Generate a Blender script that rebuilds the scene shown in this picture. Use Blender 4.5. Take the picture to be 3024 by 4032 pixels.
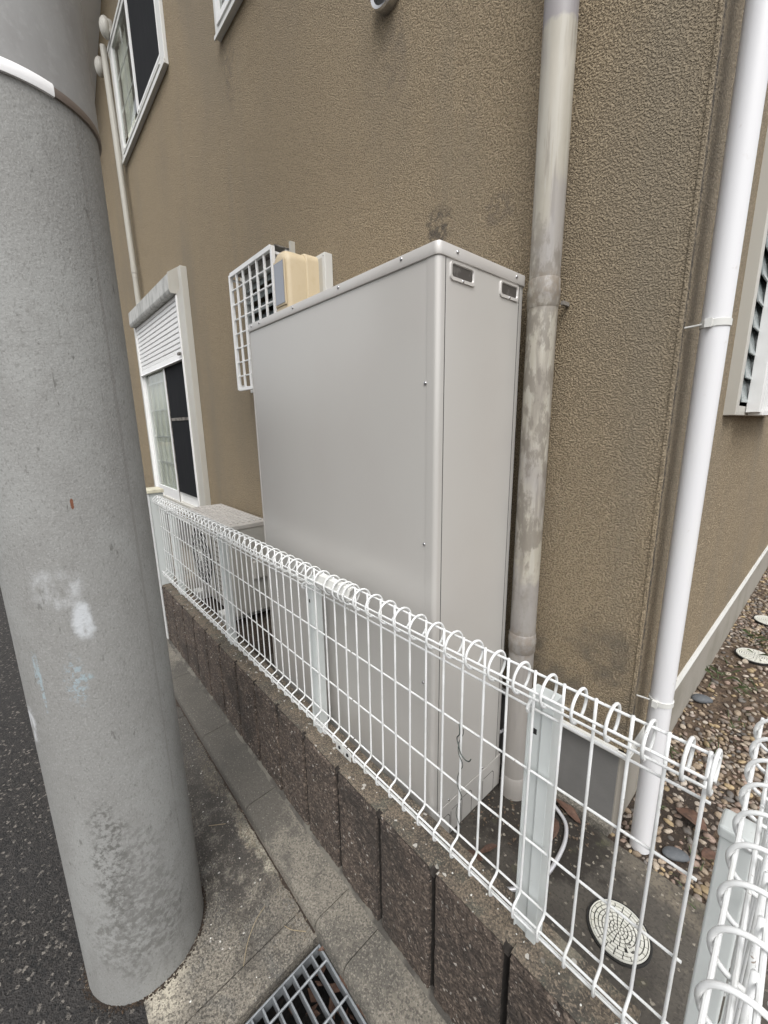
import bpy, math, random
import numpy as np
from mathutils import Vector, Matrix, noise
random.seed(7); np.random.seed(7)
for o in list(bpy.data.objects): bpy.data.objects.remove(o)
S = bpy.context.scene; COL = S.collection; PI = math.pi
# ------------------------------------------------------------------ camera
cam = bpy.data.cameras.new('camera'); co = bpy.data.objects.new('camera', cam); COL.objects.link(co)
cam.sensor_fit = 'VERTICAL'; cam.sensor_height = 36; cam.lens = 36*1603.58/4032
cam.clip_start = .01; cam.clip_end = 500
R = ((0.6638789, 0.7477058, -0.0141720), (0.1468228, -0.1488971, -0.9778920), (-0.7332857, 0.6471210, -0.2086299))
rt, dn, fw = [Vector(r) for r in R]
mw = Matrix.Identity(4)
for i in range(3):
    mw[i][0] = rt[i]; mw[i][1] = -dn[i]; mw[i][2] = -fw[i]
mw[2][3] = 1.2; co.matrix_world = mw; S.camera = co
S.render.resolution_x = 768; S.render.resolution_y = 1024
# ------------------------------------------------------------------ world: overcast sky, soft sun
SUN_EL, SUN_AZ = 55, 128          # degrees; azimuth from +Y clockwise
w = bpy.data.worlds.new("World"); S.world = w; w.use_nodes = True; nt = w.node_tree
sky = nt.nodes.new('ShaderNodeTexSky'); sky.sky_type = 'NISHITA'; sky.sun_disc = False
sky.sun_elevation = math.radians(SUN_EL); sky.sun_rotation = math.radians(SUN_AZ)
sky.air_density = 1.0; sky.dust_density = 4.0; sky.ozone_density = 1.0
hs = nt.nodes.new('ShaderNodeHueSaturation'); hs.inputs['Saturation'].default_value = .12
bg = nt.nodes['Background']; bg.inputs[1].default_value = .15
nt.links.new(sky.outputs[0], hs.inputs['Color']); nt.links.new(hs.outputs[0], bg.inputs[0])
sl = bpy.data.lights.new('sun', 'SUN'); sl.energy = .6; sl.angle = math.radians(35); sl.color = (1, .97, .93)
so = bpy.data.objects.new('sun', sl); COL.objects.link(so)
az, el = math.radians(SUN_AZ), math.radians(SUN_EL)
sd = Vector((math.sin(az)*math.cos(el), math.cos(az)*math.cos(el), math.sin(el)))
so.rotation_euler = sd.to_track_quat('Z', 'Y').to_euler()
S.view_settings.view_transform = 'Standard'; S.view_settings.look = 'None'
S.view_settings.exposure = .80; S.view_settings.gamma = 1
# ------------------------------------------------------------------ materials
def lin(c): return tuple(((v/255)/12.92 if v/255 <= .04045 else ((v/255+.055)/1.055)**2.4) for v in c)
def mat(name, col, rough=.6, layers=(), bumps=(), metal=0, spec=.5, coat=0, alpha=None, trans=0):
    """layers: (colour, scale, lo, hi, amount, stretch, detail) or ('at', colour, (x,y,z), (rx,ry,rz), amount, noise scale)"""
    m = bpy.data.materials.new(name); m.use_nodes = True; t = m.node_tree; N = t.nodes; L = t.links
    b = N['Principled BSDF']; b.inputs['Roughness'].default_value = rough; b.inputs['Metallic'].default_value = metal
    b.inputs['Specular IOR Level'].default_value = spec; b.inputs['Coat Weight'].default_value = coat
    geo = N.new('ShaderNodeNewGeometry'); pos = geo.outputs['Position']
    def vec(stretch):
        if stretch in (None, (1, 1, 1)): return pos
        mp = N.new('ShaderNodeVectorMath'); mp.operation = 'MULTIPLY'; mp.inputs[1].default_value = stretch
        L.new(pos, mp.inputs[0]); return mp.outputs[0]
    def nz(scale, stretch=None, detail=4, dist=0.0, rough_=.55):
        n = N.new('ShaderNodeTexNoise'); n.inputs['Scale'].default_value = scale; n.inputs['Detail'].default_value = detail
        n.inputs['Distortion'].default_value = dist; n.inputs['Roughness'].default_value = rough_
        L.new(vec(stretch), n.inputs['Vector']); return n.outputs['Fac']
    def ramp(src, lo, hi):
        r = N.new('ShaderNodeMapRange'); r.interpolation_type = 'SMOOTHSTEP'
        r.inputs['From Min'].default_value = lo; r.inputs['From Max'].default_value = hi
        L.new(src, r.inputs['Value']); return r.outputs['Result']
    rgb = N.new('ShaderNodeRGB'); rgb.outputs[0].default_value = (*col, 1); cur = rgb.outputs[0]
    def mix(cur, fac, c2, amt):
        mm = N.new('ShaderNodeMath'); mm.operation = 'MULTIPLY'; mm.inputs[1].default_value = amt; L.new(fac, mm.inputs[0])
        mx = N.new('ShaderNodeMix'); mx.data_type = 'RGBA'; L.new(mm.outputs[0], mx.inputs['Factor'])
        L.new(cur, mx.inputs['A']); mx.inputs['B'].default_value = (*c2, 1); return mx.outputs['Result']
    for l in layers:
        if l[0] == 'at':
            c2, p, r, amt, ns = l[1:6]
            sb = N.new('ShaderNodeVectorMath'); sb.operation = 'SUBTRACT'; sb.inputs[1].default_value = p; L.new(pos, sb.inputs[0])
            dv = N.new('ShaderNodeVectorMath'); dv.operation = 'DIVIDE'; dv.inputs[1].default_value = r; L.new(sb.outputs[0], dv.inputs[0])
            ln = N.new('ShaderNodeVectorMath'); ln.operation = 'LENGTH'; L.new(dv.outputs[0], ln.inputs[0])
            n = nz(ns, None, 5, 0, .7); ma = N.new('ShaderNodeMath'); ma.operation = 'MULTIPLY_ADD'
            L.new(n, ma.inputs[0]); ma.inputs[1].default_value = 1.6; 
            ne = N.new('ShaderNodeMath'); ne.operation = 'ADD'; L.new(ln.outputs['Value'], ne.inputs[0]); ne.inputs[1].default_value = -.8
            L.new(ne.outputs[0], ma.inputs[2])
            fc = ramp(ma.outputs[0], 1.05, .8)
            if len(l) > 6:      # broken up by a finer noise
                f2 = ramp(nz(l[6], l[9] if len(l) > 9 else None, 6, 0, .65), l[7], l[8]); fc = ramp(ma.outputs[0], 1.15, .55)
                mu = N.new('ShaderNodeMath'); mu.operation = 'MULTIPLY'; L.new(fc, mu.inputs[0]); L.new(f2, mu.inputs[1]); fc = mu.outputs[0]
            cur = mix(cur, fc, c2, amt)
        elif l[0] == 'vor':      # speckle by voronoi cell colour
            _, c2, scale, lo, hi, amt = l
            v = N.new('ShaderNodeTexVoronoi'); v.inputs['Scale'].default_value = scale; L.new(pos, v.inputs['Vector'])
            sp = N.new('ShaderNodeSeparateColor'); L.new(v.outputs['Color'], sp.inputs[0])
            cur = mix(cur, ramp(sp.outputs[0], lo, hi), c2, amt)
        else:
            c2, scale, lo, hi, amt = l[:5]; st = l[5] if len(l) > 5 else None; dt = l[6] if len(l) > 6 else 5
            cur = mix(cur, ramp(nz(scale, st, dt), lo, hi), c2, amt)
    L.new(cur, b.inputs['Base Color'])
    prev = None
    for bp in bumps:
        strength, scale, dist = bp[:3]; st = bp[3] if len(bp) > 3 else None; kind = bp[4] if len(bp) > 4 else 'noise'
        if kind == 'vor':
            v = N.new('ShaderNodeTexVoronoi'); v.inputs['Scale'].default_value = scale; L.new(vec(st), v.inputs['Vector']); h = v.outputs['Distance']
        else: h = nz(scale, st, 3 if kind == 'noise' else 2, .3 if kind == 'noise' else 0)
        if kind == 'grain': h = ramp(h, .34, .64)
        bn = N.new('ShaderNodeBump'); bn.inputs['Strength'].default_value = strength; bn.inputs['Distance'].default_value = dist
        L.new(h, bn.inputs['Height'])
        if prev: L.new(prev, bn.inputs['Normal'])
        prev = bn.outputs[0]
    if prev: L.new(prev, b.inputs['Normal'])
    if alpha is not None or trans:
        out = N['Material Output']; tr = N.new('ShaderNodeBsdfTransparent'); mx = N.new('ShaderNodeMixShader')
        if trans:   # window pane: Fresnel mirror over clear
            gl = N.new('ShaderNodeBsdfGlossy'); gl.inputs['Roughness'].default_value = .02
            tr.inputs[0].default_value = (*col, 1)
            dt = N.new('ShaderNodeVectorMath'); dt.operation = 'DOT_PRODUCT'; L.new(geo.outputs['Incoming'], dt.inputs[0]); L.new(geo.outputs['Normal'], dt.inputs[1])
            ab = N.new('ShaderNodeMath'); ab.operation = 'ABSOLUTE'; L.new(dt.outputs['Value'], ab.inputs[0])
            sb_ = N.new('ShaderNodeMath'); sb_.operation = 'SUBTRACT'; sb_.inputs[0].default_value = 1; L.new(ab.outputs[0], sb_.inputs[1])
            pw = N.new('ShaderNodeMath'); pw.operation = 'POWER'; pw.inputs[1].default_value = 5; L.new(sb_.outputs[0], pw.inputs[0])
            sc_ = N.new('ShaderNodeMath'); sc_.operation = 'MULTIPLY_ADD'; sc_.inputs[1].default_value = .95; sc_.inputs[2].default_value = .05; L.new(pw.outputs[0], sc_.inputs[0])
            L.new(sc_.outputs[0], mx.inputs[0]); L.new(tr.outputs[0], mx.inputs[1]); L.new(gl.outputs[0], mx.inputs[2])
        else:
            mx.inputs[0].default_value = alpha; L.new(tr.outputs[0], mx.inputs[1]); L.new(b.outputs[0], mx.inputs[2])
        L.new(mx.outputs[0], out.inputs[0])
    return m
G = lambda v: (v, v, v)
M = {}
PC, PK = (-1.215, .078), .972      # pole centre and size factor
ang = lambda a, r, z: (PC[0]+PK*r*math.cos(math.radians(a)), PC[1]+PK*r*math.sin(math.radians(a)), 1.2+(z-1.2)*PK)
M['stucco'] = mat('stucco', (.335, .260, .160), .9,
    [((.44, .355, .24), 235, .50, .62, .85, None, 2), ((.15, .115, .075), 235, .50, .37, .85, None, 2), ((.245, .205, .148), 1.4, .42, .7, .6, (1, 1, .45)),
     ((.245, .21, .155), 5, .5, .75, .45, (1, 1, .12)),
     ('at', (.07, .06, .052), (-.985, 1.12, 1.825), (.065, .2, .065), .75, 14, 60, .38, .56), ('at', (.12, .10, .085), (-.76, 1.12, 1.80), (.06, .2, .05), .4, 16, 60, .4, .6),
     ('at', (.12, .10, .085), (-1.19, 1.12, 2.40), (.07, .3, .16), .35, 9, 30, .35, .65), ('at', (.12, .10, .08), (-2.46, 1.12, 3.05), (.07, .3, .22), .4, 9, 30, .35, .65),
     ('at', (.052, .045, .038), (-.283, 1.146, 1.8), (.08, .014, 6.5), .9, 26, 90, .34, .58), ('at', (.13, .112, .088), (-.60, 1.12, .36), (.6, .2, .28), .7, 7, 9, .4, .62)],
    [(1.0, 235, .0042, None, 'grain'), (.3, 90, .003)])
M['found'] = mat('foundation_render', (.19, .186, .178), .85, [((.08, .08, .078), 3, .4, .7, .6), ((.16, .155, .14), 90, .55, .75, .4)], [(.35, 160, .002, (1, 1, 1.6))])
M['found2'] = mat('foundation_concrete', (.27, .25, .215), .9, [((.18, .165, .13), 4, .45, .7, .7), ((.35, .32, .28), 200, .55, .7, .5)], [(.3, 200, .002)])
M['alu'] = mat('white_aluminium', (.60, .60, .575), .42, [((.46, .45, .41), 9, .5, .8, .5, (1, 1, .25))], [(.05, 300, .0005)])
M['alu2'] = mat('beige_aluminium', (.47, .455, .41), .45, [((.38, .36, .32), 5, .45, .8, .5, (1, 1, .3))])
M['dirtyalu'] = mat('weathered_aluminium', (.46, .46, .44), .6, [((.24, .24, .225), 20, .42, .66, .7, (1, 1, .3)), ((.3, .3, .28), 60, .5, .7, .4)])
M['grime'] = mat('grimy_metal', (.20, .185, .165), .8, [((.07, .06, .055), 22, .45, .6, .9)])
M['slat'] = mat('shutter_white', (.76, .76, .75), .4, [((.62, .62, .6), 6, .5, .8, .5)])
M['dark'] = mat('dark_interior', (.016, .016, .016), .9)
M['screen'] = mat('insect_screen', (.010, .011, .013), .85, [((.018, .018, .02), 30, .4, .7, .6, (1, 1, .15))], alpha=.93, spec=.2)
M['glass'] = mat('window_glass', (.93, .95, .94), .02, trans=1)
M['curtain'] = mat('curtain_fabric', (.80, .79, .70), .95, [((.62, .61, .53), 60, .4, .7, .6, (1, 1, .02))])
M['frost'] = mat('louvre_glass', (.24, .275, .275), .2, [((.38, .40, .40), 12, .45, .7, .6)], spec=.9)
M['meter'] = mat('meter_beige', (.56, .465, .315), .5, [((.52, .42, .27), 30, .5, .75, .6)], [(.15, 350, .001)])
M['meterwin'] = mat('meter_window', (.16, .18, .22), .04, spec=1, coat=1)
M['unit'] = mat('unit_paint', (.500, .486, .460), .30, [((.48, .457, .432), 3, .4, .7, .5)], [(.010, 700, .0004)], metal=.18, spec=.6)
M['unitcap'] = mat('unit_cap_paint', (.54, .52, .495), .3, [((.50, .48, .455), 20, .5, .7, .4)], metal=.25, spec=.6)
M['unitgap'] = mat('unit_shadow_gap', (.05, .048, .045), .8)
M['screw'] = mat('screw_steel', (.55, .55, .56), .25, metal=1)
M['gpipe'] = mat('weathered_pvc', (.36, .335, .28), .5,
    [((.45, .42, .36), 9, .42, .66, .7, (1, 1, .35), 6), ((.20, .178, .152), 22, .49, .60, .7, (1, 1, .13), 7), ((.42, .40, .35), 70, .54, .58, .6, (1, 1, .05), 5), ((.22, .205, .215), 5, .5, .64, .5, (1, 1, .5)),
     ('at', (.20, .19, .23), (-.6, 1.05, 2.36), (.2, .2, .06), .6, 9), ('at', (.20, .19, .23), (-.6, 1.05, 2.12), (.2, .2, .05), .6, 9), ('at', (.26, .245, .235), (-.57, 1.05, .3), (.2, .2, .55), .75, 5),
     ('at', (.17, .15, .125), (-.58, 1.05, 1.2), (.2, .2, .55), .75, 6, 30, .46, .56, (1, 1, .4)), ('at', (.20, .165, .125), (-.58, 1.05, 1.53), (.2, .2, .05), .7, 16, 60, .4, .6), ('at', (.20, .165, .13), (-.58, 1.05, .55), (.2, .2, .05), .6, 16, 60, .4, .6)],
    [(.1, 120, .001)])
M['wpipe'] = mat('white_pvc', (.66, .66, .672), .3, [((.68, .68, .66), 8, .5, .8, .5), ((.45, .42, .38), 50, .66, .8, .5)], spec=.5)
M['tpipe'] = mat('cream_pvc', (.38, .365, .32), .5, [((.36, .34, .29), 16, .45, .7, .7, (1, 1, .2))])
M['pole'] = mat('pole_concrete', (.262, .264, .254), .82,
    [((.215, .213, .203), 5, .42, .62, .7, (1, 1, .6), 8), ((.205, .203, .193), 22, .48, .66, .45, (1, 1, .7), 8), ((.33, .33, .32), 260, .52, .64, .4, (1, 1, .8), 3), ((.15, .147, .138), 230, .55, .66, .5, (1, 1, .55), 3), ((.10, .098, .09), 60, .66, .72, .7, (1, 1, .35), 4),
     ('at', (.12, .117, .108), ang(-8, .158, -.14), (.15, .12, .17), .75, 12, 60, .42, .60), ('at', (.10, .098, .09), ang(-22, .158, .10), (.04, .05, .22), .85, 16, 75, .45, .60), ('at', (.15, .147, .14), ang(-2, .158, .0), (.09, .07, .2), .7, 12, 70, .45, .6),
     ('at', (.50, .52, .54), ang(-11, .158, .776), (.03, .021, .05), .85, 18, 35, .30, .48, (1, 1, .5)), ('at', (.45, .46, .47), ang(-24, .158, .862), (.05, .05, .05), .65, 14, 28, .38, .6, (1, 1, .5)),
     ('at', (.55, .56, .58), ang(-79, .158, .5), (.03, .02, .05), .8, 40, 50, .35, .5, (1, 1, .3)),
     ('at', (.28, .34, .365), ang(-50, .158, .62), (.005, .006, .085), .9, 30, 110, .40, .52), ('at', (.28, .34, .365), ang(-53, .158, .665), (.005, .005, .05), .8, 30, 110, .42, .54),
     ('at', (.28, .34, .37), ang(-23, .158, .632), (.03, .024, .06), .85, 20, 90, .50, .58), ('at', (.28, .35, .38), ang(-15, .158, .638), (.02, .014, .010), .9, 30, 110, .42, .55),
     ('at', (.15, .05, .02), ang(-4.6, .158, 1.043), (.01, .0035, .012), .95, 60), ('at', (.19, .185, .175), ang(40.5, .158, 1.1), (.005, .004, 1.2), .6, 20)],
    [(.5, 230, .002), (.3, 60, .0025)])
M['sheet'] = mat('grey_sheet', (.30, .30, .295), .6, [((.23, .225, .22), 9, .42, .66, .7, (1, 1, .5), 6), ((.35, .35, .345), 70, .5, .7, .4)], [(.2, 160, .0015)])
M['whitestrip'] = mat('white_strip', (.78, .78, .78), .4)
M['brownmetal'] = mat('brown_metal_edge', (.17, .14, .12), .5, metal=.3)
M['fence'] = mat('white_coated_steel', (.69, .70, .695), .38, [((.55, .555, .53), 24, .50, .68, .6), ((.20, .15, .11), 130, .68, .72, .85)], spec=.5)
M['post'] = mat('fence_post_coat', (.58, .61, .60), .4, [((.54, .57, .56), 10, .45, .75, .6, (1, 1, .4)), ((.3, .3, .27), 60, .68, .76, .6)])
M['joint'] = mat('joint_shade', (.022, .018, .015), .95, [((.05, .042, .036), 60, .5, .65, .6)])  # near-black for the block grooves: recess shade put into the colour
M['block'] = mat('split_block', (.098, .075, .060), .92,
    [((.05, .040, .034), 18, .44, .64, .75), ((.21, .165, .13), 95, .52, .64, .75, None, 5), ((.026, .02, .017), 120, .52, .40, .7, None, 3), ('vor', (.27, .22, .18), 260, .93, .97, .8), ('vor', (.40, .37, .33), 160, .982, .99, .85),
     ((.035, .03, .026), 6, .5, .68, .6)], [(1.0, 150, .005), (.8, 45, .01)])
M['blocktop'] = mat('block_top', (.145, .118, .088), .92,
    [((.06, .052, .042), 180, .50, .60, .6, None, 3), ((.27, .225, .17), 160, .58, .68, .6, None, 3), ((.055, .050, .042), 9, .42, .60, .85, None, 7), ((.08, .085, .068), 22, .5, .65, .6), ('vor', (.30, .24, .18), 330, .6, .9, .55), ('vor', (.04, .036, .032), 280, .7, .88, .65),
     ((.30, .28, .22), 4, .62, .76, .5), ('vor', (.5, .48, .44), 120, .985, .99, .8)], [(.7, 260, .003), (.4, 70, .004)])
M['asphalt'] = mat('asphalt', (.030, .027, .025), .85,
    [((.07, .065, .06), 110, .5, .66, .7, None, 3), ('vor', (.22, .20, .175), 120, .90, .95, .85), ('vor', (.010, .010, .010), 100, .55, .9, .8), ((.032, .03, .03), 3, .4, .7, .5)],
    [(.8, 210, .005, None, 'vor'), (1, 150, .007)])
M['gutter'] = mat('gutter_concrete', (.225, .203, .168), .9,
    [((.085, .08, .072), 3.4, .42, .62, .85, None, 8), ((.13, .125, .115), 14, .5, .62, .6), ('vor', (.36, .33, .27), 300, .75, .9, .55), ('vor', (.045, .042, .04), 260, .78, .9, .6),
     ('at', (.46, .42, .34), (-1.07, .06, -.33), (.12, .10, .1), .9, 9, 20, .34, .54), ('at', (.46, .43, .34), (-1.3, .46, -.29), (.22, .06, .1), .65, 9),
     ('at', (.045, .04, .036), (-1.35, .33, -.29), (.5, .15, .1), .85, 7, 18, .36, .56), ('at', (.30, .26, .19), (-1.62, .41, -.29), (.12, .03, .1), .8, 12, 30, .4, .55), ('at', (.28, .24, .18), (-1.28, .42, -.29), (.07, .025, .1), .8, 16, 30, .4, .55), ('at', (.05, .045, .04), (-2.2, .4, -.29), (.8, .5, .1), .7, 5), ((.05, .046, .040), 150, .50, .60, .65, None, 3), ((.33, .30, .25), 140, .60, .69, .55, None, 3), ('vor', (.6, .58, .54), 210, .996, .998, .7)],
    [(1, 190, .005), (.5, 60, .005)])
M['kerb'] = mat('kerb_concrete', (.19, .173, .143), .9,
    [((.085, .08, .07), 6, .45, .64, .8, None, 7), ('vor', (.33, .30, .25), 300, .72, .9, .5), ('vor', (.05, .045, .04), 260, .8, .9, .6), ((.1, .095, .085), 2.0, .5, .7, .6),
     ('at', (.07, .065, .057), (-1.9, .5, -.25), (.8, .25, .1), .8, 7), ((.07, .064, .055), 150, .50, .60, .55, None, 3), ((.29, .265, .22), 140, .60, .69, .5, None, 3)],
    [(.6, 260, .0025), (.3, 60, .003)])
M['mortar'] = mat('mortar_fillet', (.14, .13, .11), .95, [((.06, .055, .048), 14, .42, .58, .9, None, 7)], [(.8, 120, .006)])
M['slab'] = mat('yard_slab', (.075, .067, .056), .9,
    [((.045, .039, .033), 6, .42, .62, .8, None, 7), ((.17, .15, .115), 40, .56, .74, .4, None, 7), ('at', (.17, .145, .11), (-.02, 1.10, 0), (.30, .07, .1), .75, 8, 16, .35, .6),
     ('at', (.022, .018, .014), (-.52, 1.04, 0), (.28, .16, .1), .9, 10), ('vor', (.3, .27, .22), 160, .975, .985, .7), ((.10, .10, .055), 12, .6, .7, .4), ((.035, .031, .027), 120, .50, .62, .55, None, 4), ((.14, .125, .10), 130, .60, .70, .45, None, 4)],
    [(.5, 240, .002), (.5, 60, .004)])
M['soil'] = mat('soil', (.10, .070, .046), .95, [((.05, .032, .022), 14, .42, .62, .8, None, 7), ((.19, .13, .085), 60, .55, .7, .6, None, 6)], [(1, 90, .01), (.8, 25, .02)])
M['dirt'] = mat('leaf_mould', (.035, .025, .018), .95, [((.10, .065, .04), 90, .58, .66, .7, None, 6), ('vor', (.2, .17, .13), 220, .96, .98, .8)], [(1, 120, .008)])
M['steel'] = mat('galvanised_steel', (.28, .30, .315), .5, [((.17, .18, .19), 40, .45, .65, .6), ((.34, .36, .37), 150, .55, .7, .5)], [(.2, 200, .0008)], metal=.45)
M['pit'] = mat('pit_dirt', (.008, .007, .006), .95, [((.03, .022, .016), 40, .55, .68, .7)], [(1, 60, .01)])
M['lidcream'] = mat('lid_cream', (.60, .595, .54), .7, [((.38, .37, .31), 130, .56, .68, .7), ((.55, .54, .44), 30, .5, .7, .5)], [(.4, 300, .001)])
M['lidblack'] = mat('lid_black', (.02, .019, .018), .85)
M['hose'] = mat('hose_silver', (.66, .66, .68), .35, metal=.4)
M['leaf'] = mat('dead_leaf', (.105, .058, .040), .8, [((.05, .03, .022), 60, .45, .65, .7), ((.17, .11, .075), 110, .55, .7, .5)])
M['twigd'] = mat('dull_debris', (.10, .07, .048), .95, [((.2, .16, .12), 300, .5, .6, .7), ((.04, .03, .022), 200, .5, .62, .7)])
M['twig'] = mat('dry_stem', (.32, .26, .17), .9)
M['stone'] = mat('dark_stone', (.085, .092, .10), .7, [((.14, .145, .15), 90, .5, .7, .5)], [(.2, 200, .001)])
M['green'] = mat('weed_green', (.05, .075, .025), .7, [((.085, .095, .04), 40, .4, .7, .6)])
M['brick'] = mat('far_render', (.42, .40, .36), .9)
M['wire'] = mat('binding_wire', (.09, .105, .095), .5, metal=.5)
M['white_grit'] = mat('white_chip', (.7, .69, .65), .8)
M['grit'] = mat('grit', (.17, .148, .118), .9, [((.12, .1, .08), 300, .45, .6, .8)])
def pebble_mat():
    m = bpy.data.materials.new('pebble'); m.use_nodes = True; t = m.node_tree; N = t.nodes; L = t.links; b = N['Principled BSDF']
    at = N.new('ShaderNodeAttribute'); at.attribute_name = 'tint'
    n = N.new('ShaderNodeTexNoise'); n.inputs['Scale'].default_value = 150; n.inputs['Detail'].default_value = 4
    g = N.new('ShaderNodeNewGeometry'); L.new(g.outputs['Position'], n.inputs['Vector'])
    r = N.new('ShaderNodeMapRange'); r.inputs['From Min'].default_value = .4; r.inputs['From Max'].default_value = .68; r.inputs['To Max'].default_value = .55
    L.new(n.outputs['Fac'], r.inputs['Value'])
    mx = N.new('ShaderNodeMix'); mx.data_type = 'RGBA'; L.new(r.outputs[0], mx.inputs['Factor']); L.new(at.outputs['Color'], mx.inputs['A']); mx.inputs['B'].default_value = (.10, .07, .045, 1)
    L.new(mx.outputs['Result'], b.inputs['Base Color']); b.inputs['Roughness'].default_value = .75
    bn = N.new('ShaderNodeBump'); bn.inputs['Strength'].default_value = .4; bn.inputs['Distance'].default_value = .002; L.new(n.outputs['Fac'], bn.inputs['Height']); L.new(bn.outputs[0], b.inputs['Normal'])
    return m
M['pebble'] = pebble_mat()
# ------------------------------------------------------------------ helpers
class MB:
    def __init__(s): s.v = []; s.f = []; s.mi = []; s.cur = 0
    def add(s, vs, fs):
        n = len(s.v); s.v += [tuple(v) for v in vs]; s.f += [tuple(i+n for i in f) for f in fs]; s.mi += [s.cur]*len(fs); return s
    def box(s, x0, x1, y0, y1, z0, z1):
        return s.add([(x0, y0, z0), (x1, y0, z0), (x1, y1, z0), (x0, y1, z0), (x0, y0, z1), (x1, y0, z1), (x1, y1, z1), (x0, y1, z1)],
                     [(0, 3, 2, 1), (4, 5, 6, 7), (0, 1, 5, 4), (1, 2, 6, 5), (2, 3, 7, 6), (3, 0, 4, 7)])
    def prism(s, poly, axis, a, b):
        """poly: list of 2-D points in the two other axes (xyz order), extruded along axis from a to b"""
        n = len(poly)
        def P(p, t):
            return {'x': (t, p[0], p[1]), 'y': (p[0], t, p[1]), 'z': (p[0], p[1], t)}[axis]
        vs = [P(p, a) for p in poly]+[P(p, b) for p in poly]
        return s.add(vs, [tuple(range(n))[::-1], tuple(range(n, 2*n))]+[(i, (i+1) % n, n+(i+1) % n, n+i) for i in range(n)])
    def tube(s, pts, r, seg=8, caps=True, closed=False):
        pts = [Vector(p) for p in pts]; n = len(pts); rs = r if isinstance(r, (list, tuple)) else [r]*n
        rings = []; up = None
        for i, p in enumerate(pts):
            if closed: d = pts[(i+1) % n]-pts[i-1]
            else: d = pts[min(i+1, n-1)]-pts[max(i-1, 0)]
            d.normalize()
            if up is None:
                up = Vector((0, 0, 1)) if abs(d.z) < .9 else Vector((1, 0, 0))
            a = up-d*up.dot(d); a.normalize(); up = a; b = d.cross(a)
            rings.append([p+(a*math.cos(2*PI*k/seg)+b*math.sin(2*PI*k/seg))*rs[i] for k in range(seg)])
        vs = [v for rg in rings for v in rg]; fs = []
        m = n if closed else n-1
        for i in range(m):
            j = (i+1) % n
            for k in range(seg):
                k2 = (k+1) % seg; fs.append((i*seg+k, j*seg+k, j*seg+k2, i*seg+k2))
        if caps and not closed: fs += [tuple(range(seg)), tuple(range((n-1)*seg, n*seg))[::-1]]
        return s.add(vs, fs)
    def lathe(s, prof, c=(0, 0), seg=32, a0=0, a1=2*PI):
        """prof: (r, z) list about the vertical axis through c"""
        full = abs(a1-a0-2*PI) < 1e-6; m = seg if full else seg+1
        vs = [(c[0]+r*math.cos(a0+(a1-a0)*k/seg), c[1]+r*math.sin(a0+(a1-a0)*k/seg), z) for r, z in prof for k in range(m)]
        fs = []
        for i in range(len(prof)-1):
            for k in range(seg):
                k2 = (k+1) % m; fs.append((i*m+k, i*m+k2, (i+1)*m+k2, (i+1)*m+k))
        return s.add(vs, fs)
    def build(s, name, mats, parent=None, smooth=False, bevel=0, segs=2, label=None):
        if name in ('gutter_pavement', 'frame', 'bar', 'cross_rod', 'drain_pit', 'leaf_litter', 'grit', 'white_chips', 'dry_stem', 'gutter_dirt', 'dead_leaf'):
            s.v = [(x, y, z-(.45-y)*.105) if (-.7 < z < -.2 and y < .45) else (x, y, z) for x, y, z in s.v]   # the gutter falls towards the road
        off = Vector((0, 0, 0)); root = parent
        while root is not None and root.parent: root = root.parent
        if root is not None: off = root.location
        me = bpy.data.meshes.new(name); me.from_pydata([(x-off.x, y-off.y, z-off.z) for x, y, z in s.v], [], s.f)
        mats = mats if isinstance(mats, (list, tuple)) else [mats]
        for m in mats: me.materials.append(M[m])
        if len(mats) > 1: me.polygons.foreach_set('material_index', s.mi)
        me.validate(); me.update()
        if smooth: me.polygons.foreach_set('use_smooth', [True]*len(me.polygons)); 
        o = bpy.data.objects.new(name, me); COL.objects.link(o)
        if parent is not None: o.parent = parent
        if label: o['label'] = label
        import bmesh
        bm = bmesh.new(); bm.from_mesh(me); bmesh.ops.recalc_face_normals(bm, faces=bm.faces); bm.to_mesh(me); bm.free()
        if bevel:
            b = o.modifiers.new('bevel', 'BEVEL'); b.width = bevel; b.segments = segs; b.limit_method = 'ANGLE'; b.angle_limit = math.radians(40)
            b.harden_normals = False
        if smooth == 'auto':
            me.polygons.foreach_set('use_smooth', [True]*len(me.polygons))
            es = o.modifiers.new('split', 'EDGE_SPLIT'); es.split_angle = math.radians(38)
        return o
def thing(name, label, cat, loc=(0, 0, 0), group=None):
    o = bpy.data.objects.new(name, None); o.empty_display_size = .1; COL.objects.link(o); o.location = loc
    o['label'] = label; o['category'] = cat
    if group: o['group'] = group
    return o
def tag(o, label, cat, group=None):
    o['label'] = label; o['category'] = cat
    if group: o['group'] = group
    return o
def struct(o): o['kind'] = 'structure'; return o
def box(name, m, parent, *a, bevel=0, label=None): return MB().box(*a).build(name, m, parent, bevel=bevel, label=label)
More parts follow.
